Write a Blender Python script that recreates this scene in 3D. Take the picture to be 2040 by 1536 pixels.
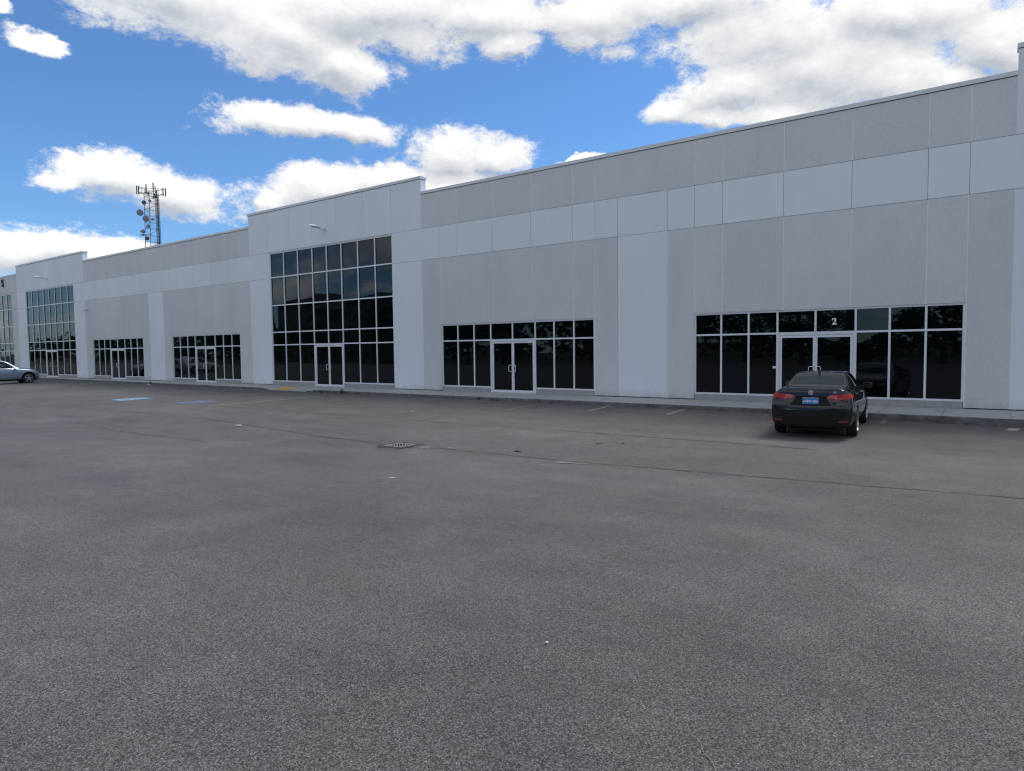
import bpy, bmesh, math, random
import numpy as np
from mathutils import Vector, Matrix, Euler
from mathutils.bvhtree import BVHTree
R = math.radians
rnd = random.Random(7)
for o in list(bpy.data.objects): bpy.data.objects.remove(o)
SC = bpy.context.scene
COL = SC.collection

# ---------------------------------------------------------------- camera
YAW, PITCH, ROLL, FPX = R(-35.7336), R(-3.1096), R(-0.7113), 1324.74
D, EYE = 23.652, 1.921          # distance to the facade, eye height over its sill level
def cam_ray(u, v):
    cr, sr = math.cos(ROLL), math.sin(ROLL)
    u, v = u*cr+v*sr, -u*sr+v*cr
    x, y2, z2 = u, 1., -v
    cp, sp = math.cos(PITCH), math.sin(PITCH)
    y = y2*cp-z2*sp; z = y2*sp+z2*cp
    cy, sy = math.cos(YAW), math.sin(YAW)
    return Vector((x*cy+y*sy, -x*sy+y*cy, z))
_F = cam_ray(0, 0); _X = cam_ray(1, 0)-_F; _Y = -(cam_ray(0, 1)-_F)
cam = bpy.data.objects.new('camera', bpy.data.cameras.new('camera')); COL.objects.link(cam)
M = Matrix.Identity(4)
for i, c in enumerate((_X, _Y, -_F)):
    for j in range(3): M[j][i] = c[j]
M.translation = Vector((0, 0, EYE)); cam.matrix_world = M
cam.data.sensor_width = 36; cam.data.lens = FPX/2040*36
cam.data.clip_start = .05; cam.data.clip_end = 6000
SC.camera = cam

# ---------------------------------------------------------------- light
SUN_AZ, SUN_EL = R(28), R(60)      # azimuth from +Y towards +X: behind the building, to the right
S = Vector((math.sin(SUN_AZ)*math.cos(SUN_EL), math.cos(SUN_AZ)*math.cos(SUN_EL), math.sin(SUN_EL)))
sl = bpy.data.lights.new('sun', 'SUN'); sl.energy = 1.5; sl.angle = R(22); sl.color = (1, .95, .88)
so = bpy.data.objects.new('sun', sl); COL.objects.link(so); so.rotation_euler = S.to_track_quat('Z', 'Y').to_euler()
SKY_STR, CLOUD_V, BLUE = .1, 6.3, (.53, .78, 1.03)
SC.view_settings.view_transform = 'Standard'; SC.view_settings.look = 'None'
SC.view_settings.exposure = 0.54; SC.view_settings.gamma = 1
SC.render.engine = 'CYCLES'
SC.cycles.use_denoising = True; SC.cycles.filter_width = 1.2
SC.cycles.max_bounces = 6; SC.cycles.glossy_bounces = 3; SC.cycles.transparent_max_bounces = 6
SC.cycles.caustics_reflective = False; SC.cycles.caustics_refractive = False

BLOBS=[
 (-0.7993,0.4214,0.4284,2.0135,0.008,1.0894,0.1542,0.0495),
 (-0.7413,0.537,0.4027,1.9976,0.2344,1.049,0.1319,0.0517),
 (-0.7031,0.6011,0.38,1.9618,0.0768,0.895,0.0695,0.0337),
 (-0.6478,0.6223,0.4394,2.0266,-0.0626,0.7748,0.2107,0.051),
 (-0.5533,0.7113,0.4335,2.0204,-0.0737,0.6255,0.0991,0.0405),
 (-0.5351,0.7419,0.4039,1.9866,0.0097,0.6292,0.0471,0.018),
 (-0.4319,0.7902,0.4348,2.0214,0.0584,0.5284,0.0848,0.043),
 (-0.4481,0.7921,0.4145,1.9987,0.0512,0.5382,0.0397,0.0236),
 (-0.3158,0.8412,0.439,2.0285,0.1162,0.4162,0.1423,0.0305),
 (-0.2193,0.895,0.3885,1.9748,0.1539,0.3058,0.1359,0.0621),
 (-0.2702,0.9005,0.3408,1.9212,-0.1227,0.2468,0.1086,0.0375),
 (-0.3537,0.8776,0.3236,1.9015,0.0861,0.4126,0.0497,0.022),
 (-0.1772,0.9201,0.3493,1.9325,0.1614,0.2511,0.1444,0.0689),
 (-0.0908,0.9167,0.3892,1.9804,0.2151,0.1912,0.1249,0.0421),
 (-0.1129,0.9382,0.3271,1.9097,0.1805,0.183,0.0926,0.0452),
 (0.0001,0.9391,0.3436,1.9323,0.2396,0.0895,0.0565,0.0387),
 (-0.0418,0.9488,0.3131,1.8962,0.2044,0.1124,0.0301,0.0164),
 (-0.3036,0.9022,0.3064,1.8838,0.101,0.3573,0.0582,0.0176),
 (-0.226,0.9258,0.303,1.8812,0.1279,0.2803,0.0673,0.0244),
 (-0.7721,0.5554,0.3089,1.8852,-0.0541,0.9296,0.0948,0.0213),
 (-0.7199,0.6215,0.309,1.8857,0.0695,0.8812,0.0724,0.0207),
 (-0.8908,0.397,0.2211,1.7938,-0.017,1.1476,0.0805,0.0318),
 (-0.8704,0.4482,0.2039,1.7771,0.0996,1.116,0.0738,0.0307),
 (-0.9125,0.3492,0.2132,1.7873,-0.1223,1.1784,0.0408,0.0176),
 (-0.9335,0.3321,0.1352,1.7068,-0.0779,1.2183,0.0853,0.0228),
 (-0.9092,0.3952,0.1309,1.7022,0.0364,1.1655,0.0652,0.0189),
 (-0.9553,0.2645,0.1322,1.7039,-0.0896,1.2887,0.0677,0.0284),
 (-0.7607,0.6089,0.225,1.7992,-0.1164,0.8688,0.115,0.0321),
 (-0.6933,0.6781,0.2439,1.8172,-0.0296,0.789,0.077,0.0272),
 (-0.6254,0.7302,0.275,1.8535,-0.1696,0.6593,0.071,0.0402),
 (-0.5783,0.768,0.2752,1.8495,0.0055,0.647,0.0535,0.0337),
 (-0.8045,0.5549,0.212,1.7944,0.2971,1.0334,0.0314,0.019),
 (-0.6339,0.7388,0.2288,1.8016,-0.0074,0.7074,0.1294,0.0312),
 (-0.8832,0.314,0.3484,1.9298,0.1301,1.2778,0.0273,0.0094),
 (-0.8837,0.2803,0.3749,1.967,-0.2399,1.1645,0.0136,0.01),
 (-0.4816,0.8346,0.2675,1.8449,-0.156,0.4797,0.0387,0.0054),
]

def make_world():
    w = bpy.data.worlds.new('World'); SC.world = w; w.use_nodes = True
    nt = w.node_tree; N = nt.nodes; L = nt.links; N.clear()
    # density group: direction -> cloud density field
    g = bpy.data.node_groups.new('cloud_density', 'ShaderNodeTree')
    g.interface.new_socket('Dir', in_out='INPUT', socket_type='NodeSocketVector')
    g.interface.new_socket('Field', in_out='OUTPUT', socket_type='NodeSocketFloat')
    g.interface.new_socket('Base', in_out='OUTPUT', socket_type='NodeSocketFloat')
    n, l = g.nodes, g.links
    gi = n.new('NodeGroupInput'); go = n.new('NodeGroupOutput')
    def math_(op, a, b=None, c=None, clamp=False):
        m = n.new('ShaderNodeMath'); m.operation = op; m.use_clamp = clamp
        for i, q in enumerate((a, b, c)):
            if q is None: continue
            if isinstance(q, (int, float)): m.inputs[i].default_value = q
            else: l.new(q, m.inputs[i])
        return m.outputs[0]
    d = gi.outputs[0]
    def noise(vec, scale, detail, rough, dist=0, zs=1.6):
        mp = n.new('ShaderNodeMapping'); mp.inputs['Scale'].default_value = (1, 1, zs); l.new(vec, mp.inputs[0])
        t = n.new('ShaderNodeTexNoise'); t.inputs['Scale'].default_value = scale; t.inputs['Detail'].default_value = detail
        t.inputs['Roughness'].default_value = rough; t.inputs['Distortion'].default_value = dist; l.new(mp.outputs[0], t.inputs['Vector'])
        return t
    wn = noise(d, 8, 5, .65)
    vm = n.new('ShaderNodeVectorMath'); vm.operation = 'SUBTRACT'; l.new(wn.outputs['Color'], vm.inputs[0]); vm.inputs[1].default_value = (.5, .5, .5)
    vs = n.new('ShaderNodeVectorMath'); vs.operation = 'SCALE'; l.new(vm.outputs[0], vs.inputs[0]); vs.inputs['Scale'].default_value = .06
    va = n.new('ShaderNodeVectorMath'); va.operation = 'ADD'; l.new(d, va.inputs[0]); l.new(vs.outputs[0], va.inputs[1])
    best = None
    for (cx, cy, cz, ex, ey, ez, ra, rb) in BLOBS:
        mp = n.new('ShaderNodeMapping'); mp.vector_type = 'TEXTURE'
        mp.inputs['Location'].default_value = (cx, cy, cz); mp.inputs['Rotation'].default_value = (ex, ey, ez)
        mp.inputs['Scale'].default_value = (ra, rb, 1); l.new(va.outputs[0], mp.inputs[0])
        ln = n.new('ShaderNodeVectorMath'); ln.operation = 'LENGTH'; l.new(mp.outputs[0], ln.inputs[0])
        v = math_('SUBTRACT', 1.0, ln.outputs['Value'])
        best = v if best is None else math_('SMOOTH_MAX', best, v, .12)
    best = math_('MAXIMUM', best, -1.2)
    # the rest of the sky: broken cumulus from plain noise
    sp = n.new('ShaderNodeSeparateXYZ'); l.new(d, sp.inputs[0])
    dt = n.new('ShaderNodeVectorMath'); dt.operation = 'DOT_PRODUCT'; l.new(d, dt.inputs[0]); dt.inputs[1].default_value = (-.55, .76, .34)
    mr = n.new('ShaderNodeMapRange'); mr.inputs['From Min'].default_value = .62; mr.inputs['From Max'].default_value = .50
    l.new(dt.outputs['Value'], mr.inputs['Value'])
    big = noise(d, 2.6, 3, .5, 0, 3.2)
    rest = math_('MULTIPLY', math_('SUBTRACT', big.outputs['Fac'], .492), 4.2)
    rest = math_('SUBTRACT', math_('MULTIPLY', math_('ADD', rest, 1.2), mr.outputs[0]), 1.2)
    base = math_('MAXIMUM', best, rest)
    fine = noise(d, 13, 14, .73, .15, 1.7)
    fld = math_('ADD', math_('MULTIPLY', base, 1.2), math_('MULTIPLY', math_('SUBTRACT', fine.outputs['Fac'], .485), 2.7))
    l.new(fld, go.inputs[0]); l.new(base, go.inputs[1])
    # world graph
    tc = N.new('ShaderNodeTexCoord')
    def grp(off):
        if off is None: src = tc.outputs['Generated']
        else:
            a = N.new('ShaderNodeVectorMath'); a.operation = 'ADD'; L.new(tc.outputs['Generated'], a.inputs[0]); a.inputs[1].default_value = off; src = a.outputs[0]
        q = N.new('ShaderNodeGroup'); q.node_tree = g; L.new(src, q.inputs[0]); return q.outputs
    (f0, b0), (f1, b1) = grp(None), grp((0.006, 0.0, .020))
    def m2(op, a, b=None, clamp=False):
        m = N.new('ShaderNodeMath'); m.operation = op; m.use_clamp = clamp
        for i, q in enumerate((a, b)):
            if q is None: continue
            if isinstance(q, (int, float)): m.inputs[i].default_value = q
            else: L.new(q, m.inputs[i])
        return m.outputs[0]
    ss = N.new('ShaderNodeMapRange'); ss.interpolation_type = 'SMOOTHSTEP'
    ss.inputs['From Min'].default_value = -.20; ss.inputs['From Max'].default_value = .42; L.new(f0, ss.inputs['Value'])
    mask = ss.outputs[0]
    relief = m2('MULTIPLY', m2('SUBTRACT', f0, f1), .34)
    thick = N.new('ShaderNodeMapRange'); thick.inputs['From Min'].default_value = .15; thick.inputs['From Max'].default_value = 1.4
    thick.inputs['To Min'].default_value = .90; thick.inputs['To Max'].default_value = .66; L.new(f0, thick.inputs['Value'])
    br = m2('ADD', m2('ADD', thick.outputs[0], relief), m2('MULTIPLY', m2('SUBTRACT', b0, b1), .42))
    br = m2('MINIMUM', m2('MAXIMUM', br, .42), 1.12)
    cr = N.new('ShaderNodeMixRGB'); cr.inputs[1].default_value = (.55, .595, .67, 1); cr.inputs[2].default_value = (1.10, 1.09, 1.08, 1)
    q = N.new('ShaderNodeMapRange'); q.inputs['From Min'].default_value = .42; q.inputs['From Max'].default_value = 1.12; L.new(br, q.inputs['Value'])
    L.new(q.outputs[0], cr.inputs[0])
    cs = N.new('ShaderNodeVectorMath'); cs.operation = 'SCALE'; L.new(cr.outputs[0], cs.inputs[0])
    # clouds opposite the sun show their sunlit side and are brighter than the back-lit ones
    ds = N.new('ShaderNodeVectorMath'); ds.operation = 'DOT_PRODUCT'; L.new(tc.outputs['Generated'], ds.inputs[0]); ds.inputs[1].default_value = (-.2, -1, 0)
    dr_ = N.new('ShaderNodeMapRange'); dr_.inputs['From Min'].default_value = -.5; dr_.inputs['From Max'].default_value = .6
    dr_.inputs['To Min'].default_value = CLOUD_V; dr_.inputs['To Max'].default_value = CLOUD_V*1.30; L.new(ds.outputs['Value'], dr_.inputs['Value']); L.new(dr_.outputs[0], cs.inputs['Scale'])
    sky = N.new('ShaderNodeTexSky'); sky.sky_type = 'NISHITA'; sky.sun_disc = False
    sky.sun_elevation = SUN_EL; sky.sun_rotation = SUN_AZ; sky.air_density = 1.0; sky.dust_density = .3; sky.ozone_density = 2.2
    tint = N.new('ShaderNodeVectorMath'); tint.operation = 'MULTIPLY'; L.new(sky.outputs[0], tint.inputs[0]); tint.inputs[1].default_value = BLUE
    mx = N.new('ShaderNodeMixRGB'); L.new(mask, mx.inputs[0]); L.new(tint.outputs[0], mx.inputs[1]); L.new(cs.outputs[0], mx.inputs[2])
    bg = N.new('ShaderNodeBackground'); bg.inputs['Strength'].default_value = SKY_STR; L.new(mx.outputs[0], bg.inputs['Color'])
    out = N.new('ShaderNodeOutputWorld'); L.new(bg.outputs[0], out.inputs['Surface'])
    w.cycles.sampling_method = 'MANUAL'; w.cycles.sample_map_resolution = 512
make_world()

# ---------------------------------------------------------------- helpers
def tag(o, label=None, cat=None, group=None, kind=None):
    if label: o['label'] = label
    if cat: o['category'] = cat
    if group: o['group'] = group
    if kind: o['kind'] = kind
    return o
def empty(name, loc=(0, 0, 0), rz=0, **k):
    o = bpy.data.objects.new(name, None); COL.objects.link(o); o.location = loc; o.rotation_euler.z = rz
    o.empty_display_size = .3
    return tag(o, **k)
def link_mesh(name, me, parent=None):
    o = bpy.data.objects.new(name, me); COL.objects.link(o)
    if parent is not None: o.parent = parent
    return o
class MB:
    def __init__(s): s.v = []; s.f = []; s.m = []
    def add(s, vs, fs, mi=0):
        b = len(s.v); s.v += [tuple(q) for q in vs]; s.f += [tuple(b+i for i in f) for f in fs]; s.m += [mi]*len(fs)
    def box(s, x0, x1, y0, y1, z0, z1, mi=0):
        s.add([(x0,y0,z0),(x1,y0,z0),(x1,y1,z0),(x0,y1,z0),(x0,y0,z1),(x1,y0,z1),(x1,y1,z1),(x0,y1,z1)],
              [(0,3,2,1),(4,5,6,7),(0,1,5,4),(1,2,6,5),(2,3,7,6),(3,0,4,7)], mi)
    def tube(s, a, b, r0, r1=None, n=8, mi=0, cap=True):
        a, b = Vector(a), Vector(b); r1 = r0 if r1 is None else r1
        d = (b-a).normalized(); u = d.orthogonal().normalized(); w = d.cross(u)
        vs = [a+(u*math.cos(t)+w*math.sin(t))*r0 for t in [2*math.pi*i/n for i in range(n)]]
        vs += [b+(u*math.cos(t)+w*math.sin(t))*r1 for t in [2*math.pi*i/n for i in range(n)]]
        fs = [(i, (i+1) % n, n+(i+1) % n, n+i) for i in range(n)]
        if cap: fs += [tuple(range(n))[::-1], tuple(range(n, 2*n))]
        s.add(vs, fs, mi)
    def path(s, pts, r, n=8, mi=0):
        for a, b in zip(pts, pts[1:]): s.tube(a, b, r, n=n, mi=mi)
    def lathe(s, prof, n=24, axis='z', o=(0,0,0), mi=0):
        # prof: (r, h) list; closed loops left open at ends
        o = Vector(o); vs = []
        for (r, h) in prof:
            for i in range(n):
                t = 2*math.pi*i/n; c, q = r*math.cos(t), r*math.sin(t)
                vs.append(o+Vector({'z': (c, q, h), 'x': (h, c, q), 'y': (c, h, q)}[axis]))
        fs = []
        for k in range(len(prof)-1):
            for i in range(n):
                j = (i+1) % n; fs.append((k*n+i, k*n+j, (k+1)*n+j, (k+1)*n+i))
        s.add(vs, fs, mi)
    def xform(s, mat): s.v = [tuple(mat @ Vector(q)) for q in s.v]
    def build(s, name, mats, parent=None, smooth=False, bevel=0, weld=False):
        me = bpy.data.meshes.new(name); me.from_pydata(s.v, [], s.f)
        if not isinstance(mats, (list, tuple)): mats = [mats]
        for m in mats: me.materials.append(m)
        me.polygons.foreach_set('material_index', s.m)
        bm = bmesh.new(); bm.from_mesh(me)
        if weld: bmesh.ops.remove_doubles(bm, verts=bm.verts, dist=1e-5)
        bmesh.ops.recalc_face_normals(bm, faces=bm.faces)
        bm.to_mesh(me); bm.free()
        if smooth:
            me.polygons.foreach_set('use_smooth', [True]*len(me.polygons))
            me.set_sharp_from_angle(angle=R(38))
        o = link_mesh(name, me, parent)
        if bevel:
            b = o.modifiers.new('bevel', 'BEVEL'); b.width = bevel; b.segments = 2; b.limit_method = 'ANGLE'
        return o

# ---------------------------------------------------------------- materials
def mat(name, col, rough=.7, metal=0, spec=.5, coat=0, noise=None, bump=None, alpha=None, emit=None, ior=None):
    """noise=(scale, amount, detail) modulates the base colour; bump=(scale, strength, distance)."""
    m = bpy.data.materials.new(name); m.use_nodes = True; nt = m.node_tree; N = nt.nodes; L = nt.links
    p = N['Principled BSDF']; p.inputs['Base Color'].default_value = (*col, 1); p.inputs['Roughness'].default_value = rough
    p.inputs['Metallic'].default_value = metal; p.inputs['Specular IOR Level'].default_value = spec; p.inputs['Coat Weight'].default_value = coat
    p.inputs['Coat Roughness'].default_value = .03
    if ior: p.inputs['IOR'].default_value = ior
    tc = N.new('ShaderNodeTexCoord')
    if noise:
        t = N.new('ShaderNodeTexNoise'); t.inputs['Scale'].default_value = noise[0]; t.inputs['Detail'].default_value = noise[2]
        L.new(tc.outputs['Object'], t.inputs['Vector'])
        r = N.new('ShaderNodeMapRange'); r.inputs['From Min'].default_value = .3; r.inputs['From Max'].default_value = .7
        r.inputs['To Min'].default_value = 1-noise[1]; r.inputs['To Max'].default_value = 1+noise[1]; L.new(t.outputs['Fac'], r.inputs['Value'])
        s = N.new('ShaderNodeVectorMath'); s.operation = 'SCALE'; s.inputs[0].default_value = col; L.new(r.outputs[0], s.inputs['Scale'])
        L.new(s.outputs[0], p.inputs['Base Color'])
    if bump:
        t = N.new('ShaderNodeTexNoise'); t.inputs['Scale'].default_value = bump[0]; t.inputs['Detail'].default_value = 4
        L.new(tc.outputs['Object'], t.inputs['Vector'])
        b = N.new('ShaderNodeBump'); b.inputs['Strength'].default_value = bump[1]; b.inputs['Distance'].default_value = bump[2]
        L.new(t.outputs['Fac'], b.inputs['Height']); L.new(b.outputs[0], p.inputs['Normal'])
    return m
class NB:
    """small node-graph helper"""
    def __init__(s, m): s.m = m; s.N = m.node_tree.nodes; s.L = m.node_tree.links; s.p = s.N['Principled BSDF']; s.tc = s.N.new('ShaderNodeTexCoord')
    def noise(s, scale, detail=4, rough=.5, vscale=None, dist=0, out='Fac'):
        t = s.N.new('ShaderNodeTexNoise'); t.inputs['Scale'].default_value = scale; t.inputs['Detail'].default_value = detail
        t.inputs['Roughness'].default_value = rough; t.inputs['Distortion'].default_value = dist
        if vscale:
            mp = s.N.new('ShaderNodeMapping'); mp.inputs['Scale'].default_value = vscale; s.L.new(s.tc.outputs['Object'], mp.inputs[0]); s.L.new(mp.outputs[0], t.inputs['Vector'])
        else: s.L.new(s.tc.outputs['Object'], t.inputs['Vector'])
        return t.outputs[out]
    def voro(s, scale, out='Color', feature='F1', rand=1):
        t = s.N.new('ShaderNodeTexVoronoi'); t.inputs['Scale'].default_value = scale; t.feature = feature; t.inputs['Randomness'].default_value = rand
        s.L.new(s.tc.outputs['Object'], t.inputs['Vector']); return t.outputs[out]
    def rng(s, v, a, b, c, d, smooth=False):
        r = s.N.new('ShaderNodeMapRange'); r.clamp = True
        if smooth: r.interpolation_type = 'SMOOTHSTEP'
        for k, q in zip(('From Min', 'From Max', 'To Min', 'To Max'), (a, b, c, d)): r.inputs[k].default_value = q
        s.L.new(v, r.inputs['Value']); return r.outputs[0]
    def math(s, op, a, b):
        m = s.N.new('ShaderNodeMath'); m.operation = op
        for i, q in enumerate((a, b)):
            if isinstance(q, (int, float)): m.inputs[i].default_value = q
            else: s.L.new(q, m.inputs[i])
        return m.outputs[0]
    def mix(s, f, a, b):
        m = s.N.new('ShaderNodeMixRGB')
        for i, q in enumerate((f, a, b)):
            if isinstance(q, tuple): m.inputs[i].default_value = (*q, 1)
            elif isinstance(q, (int, float)): m.inputs[i].default_value = q
            else: s.L.new(q, m.inputs[i])
        return m.outputs[0]
    def scale(s, c, f):
        v = s.N.new('ShaderNodeVectorMath'); v.operation = 'SCALE'
        if isinstance(c, tuple): v.inputs[0].default_value = c
        else: s.L.new(c, v.inputs[0])
        s.L.new(f, v.inputs['Scale']); return v.outputs[0]
    def sepx(s, c, i):
        q = s.N.new('ShaderNodeSeparateColor'); s.L.new(c, q.inputs[0]); return q.outputs[i]
    def bump(s, h, strength, dist, prev=None):
        b = s.N.new('ShaderNodeBump'); b.inputs['Strength'].default_value = strength; b.inputs['Distance'].default_value = dist
        s.L.new(h, b.inputs['Height'])
        if prev is not None: s.L.new(prev, b.inputs['Normal'])
        return b.outputs[0]

def asphalt_material():
    m = bpy.data.materials.new('asphalt'); m.use_nodes = True; b = NB(m)
    big = b.noise(.16, 6, .6, (1, 1.6, 1)); midn = b.noise(1.1, 5, .6); streak = b.noise(.5, 4, .6, (.35, 2.4, 1))
    base = b.mix(b.rng(big, .35, .65, 0, 1), (.106, .096, .087), (.157, .143, .130))
    base = b.scale(base, b.rng(midn, .3, .7, .85, 1.12))
    base = b.scale(base, b.rng(streak, .3, .7, .93, 1.07))
    warm = b.noise(.9, 5, .6)
    base = b.mix(b.rng(warm, .50, .70, 0, .45), base, (.140, .118, .100))
    cool = b.noise(.7, 4, .6, (1, 1.3, 1))
    base = b.mix(b.rng(cool, .52, .72, 0, .4), base, (.100, .100, .102))
    # view-angle dimming of the near and right ground, put into the asphalt colour
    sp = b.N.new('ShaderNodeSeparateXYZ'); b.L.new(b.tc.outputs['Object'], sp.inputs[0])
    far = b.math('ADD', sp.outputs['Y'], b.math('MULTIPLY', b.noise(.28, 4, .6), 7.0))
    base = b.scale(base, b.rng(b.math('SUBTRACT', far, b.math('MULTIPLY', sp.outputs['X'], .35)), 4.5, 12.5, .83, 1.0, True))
    cell = b.voro(165, 'Color'); cell2 = b.voro(105, 'Color')
    st = b.rng(b.sepx(cell, 0), 0, 1, .24, 1.80)
    base = b.scale(base, st)
    base = b.scale(base, b.rng(b.sepx(cell2, 1), 0, 1, .55, 1.45))
    pale = b.math('GREATER_THAN', b.sepx(b.voro(95, 'Color'), 2), .955)
    near = b.math('LESS_THAN', b.voro(95, 'Distance'), .40)
    base = b.mix(b.math('MULTIPLY', b.math('MULTIPLY', pale, near), .75), base, (.36, .36, .34))
    gap = b.rng(b.noise(190, 2, .5), .28, .42, .45, 1)
    base = b.scale(base, gap)
    b.L.new(base, b.p.inputs['Base Color'])
    b.p.inputs['Roughness'].default_value = .78; b.p.inputs['Specular IOR Level'].default_value = .42
    n1 = b.bump(b.voro(200, 'Distance'), .6, .004)
    n2 = b.bump(b.noise(45, 4, .6), .5, .006, n1)
    b.L.new(n2, b.p.inputs['Normal'])
    return m
def wall_material(name, col, fleck, amt=.05):
    m = bpy.data.materials.new(name); m.use_nodes = True; b = NB(m)
    at = b.N.new('ShaderNodeAttribute'); at.attribute_name = 'tone'      # each cast panel has its own slight tone
    c = b.scale(col, b.math('ADD', at.outputs['Fac'], 1.0))
    c = b.scale(c, b.rng(b.noise(.35, 5, .6, (1, 1, .5)), .3, .7, 1-amt, 1+amt))
    sp = b.N.new('ShaderNodeSeparateXYZ'); b.L.new(b.tc.outputs['Object'], sp.inputs[0])
    splash = b.math('SUBTRACT', b.rng(b.noise(3.5, 5, .65, (1, 1, .6)), .3, .7, .05, .55), sp.outputs['Z'])
    c = b.mix(b.rng(splash, 0, .35, 0, .30), c, (.24, .225, .20))
    c = b.scale(c, b.rng(b.noise(1.0, 4, .6, (1.5, 1, .25)), .3, .7, 1-amt*.4, 1+amt*.4))
    st = b.noise(1.0, 5, .7, (7, 1, .12)); st2 = b.noise(.6, 3, .5)
    c = b.mix(b.math('MULTIPLY', b.rng(st, .60, .74, 0, .16), b.rng(st2, .45, .6, 0, 1)), c, (.30, .29, .27))
    if fleck:
        n = b.noise(7, 3, .7); c = b.mix(b.rng(n, .70, .76, 0, .45), c, (.2, .2, .2))
        c = b.scale(c, b.rng(b.noise(22, 3, .6), .3, .7, .94, 1.06))
    b.L.new(c, b.p.inputs['Base Color']); b.p.inputs['Roughness'].default_value = .85; b.p.inputs['Specular IOR Level'].default_value = .3
    b.L.new(b.bump(b.noise(60, 4, .6), .35, .004), b.p.inputs['Normal'])
    return m
MAT = dict(
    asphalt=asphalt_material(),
    white=wall_material('white_painted_panel', (.70, .755, .80), False, .03),
    grey=wall_material('grey_textured_panel', (.595, .615, .615), True, .045),
    dark_joint=mat('dark_sealant', (.19, .195, .20), .8),
    light_joint=mat('light_sealant', (.80, .81, .82), .7, noise=(3, .08, 3)),
    cap=mat('cap_metal', (.64, .66, .68), .45, 0, .5, noise=(1.2, .04, 3)),
    alu=mat('anodised_aluminium', (.70, .73, .77), .38, .1, .5, noise=(6, .03, 3)),
    gasket=mat('rubber_gasket', (.02, .02, .02), .6),
    glass=mat('tinted_glass', (.002, .003, .004), .015, 0, .5, ior=1.46),
    concrete=mat('concrete', (.40, .395, .375), .9, noise=(2.2, .14, 6), bump=(90, .3, .004)),
    kerb=mat('kerb_concrete', (.13, .125, .12), .95, noise=(5, .4, 7), bump=(30, .8, .02)),
    plinth=mat('plinth_block', (.32, .32, .32), .9, noise=(4, .1, 5), bump=(60, .3, .004)),
    roofing=mat('roof_membrane', (.25, .25, .25), .9),
    yellow=mat('tactile_yellow', (.66, .37, .11), .8, noise=(9, .25, 5)),
    lamp_metal=mat('lamp_metal', (.72, .73, .74), .4, .1),
    lens=mat('lamp_lens', (.45, .46, .46), .15),
    steel=mat('galvanised_steel', (.16, .17, .19), .6, .3, noise=(2, .1, 2)),
    cable=mat('cable_black', (.02, .022, .03), .7),
    dish=mat('dish_grey', (.22, .23, .24), .6), dish_dark=mat('dish_dark', (.08, .085, .10), .6), panel=mat('antenna_panel', (.15, .15, .16), .6),
    grass=mat('grass_ground', (.035, .045, .02), .95, noise=(.5, .3, 5)),
    leaf=mat('leaf_green', (.05, .085, .03), .7, noise=(1.2, .3, 3)), conifer=mat('needle_green', (.03, .055, .03), .75, noise=(1.2, .3, 3)),
    bark=mat('bark', (.09, .07, .055), .95, noise=(6, .3, 4)),
    weed=mat('weed_green', (.07, .08, .035), .8, noise=(20, .3, 3)),
    brick=mat('tan_brick', (.11, .085, .07), .9, noise=(3, .15, 4)), roofdark=mat('dark_shingle', (.05, .05, .055), .9),
    glass2=mat('house_glass', (.02, .025, .03), .05),
)
_g = MAT['glass'].node_tree.nodes['Principled BSDF']; _g.inputs['Specular Tint'].default_value = (.80, .91, 1.0, 1)

# ================================================================ ground
def lerp1(x, xs, ys): return float(np.interp(x, xs, ys))
def zk(x): return lerp1(x, [-80, -46, -8, 1, 10], [-.12, -.12, -.13, -.21, -.24])
def G(x, y): return lerp1(y, [-5, 0, 10.3, 21.2], [.08, .05, -.36, zk(x)])
def kerb_y(x): return lerp1(x, [-80, -62, -46, -35, -20, -5, 3, 40], [22.5, 22.4, 22.0, 21.6, 21.3, 21.18, 20.95, 20.9])
def sheet(name, outline_fn, nu, nv, m, lift, parent=None, kind=None):
    mb = MB(); vs = []
    for i in range(nu+1):
        for j in range(nv+1):
            x, y = outline_fn(i/nu, j/nv); vs.append((x, y, G(x, y)+lift))
    mb.add(vs, [(i*(nv+1)+j, (i+1)*(nv+1)+j, (i+1)*(nv+1)+j+1, i*(nv+1)+j+1) for i in range(nu) for j in range(nv)])
    o = mb.build(name, m, parent)
    if kind: o['kind'] = kind
    return o
g = MB(); g.add([(-2500, -2500, -.55), (2500, -2500, -.55), (2500, 2500, -.55), (-2500, 2500, -.55)], [(0, 1, 2, 3)])
tag(g.build('ground', MAT['grass']), 'flat open ground around the parking lot', kind='structure')
g = MB(); xs = [-150]+[-80+i*1.0 for i in range(0, 91)]+[30, 60]; ys = [-19, -5, 0, 5.15, 10.3, 13.9, 17.5, 19.5, 21.2, 22.6, 23.4]
g.add([(x, y, G(x, y)) for x in xs for y in ys], [(i*len(ys)+j, (i+1)*len(ys)+j, (i+1)*len(ys)+j+1, i*len(ys)+j+1) for i in range(len(xs)-1) for j in range(len(ys)-1)])
LOT = tag(g.build('parking_lot', MAT['asphalt']), 'worn grey asphalt parking lot in front of the long building', kind='structure')

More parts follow.
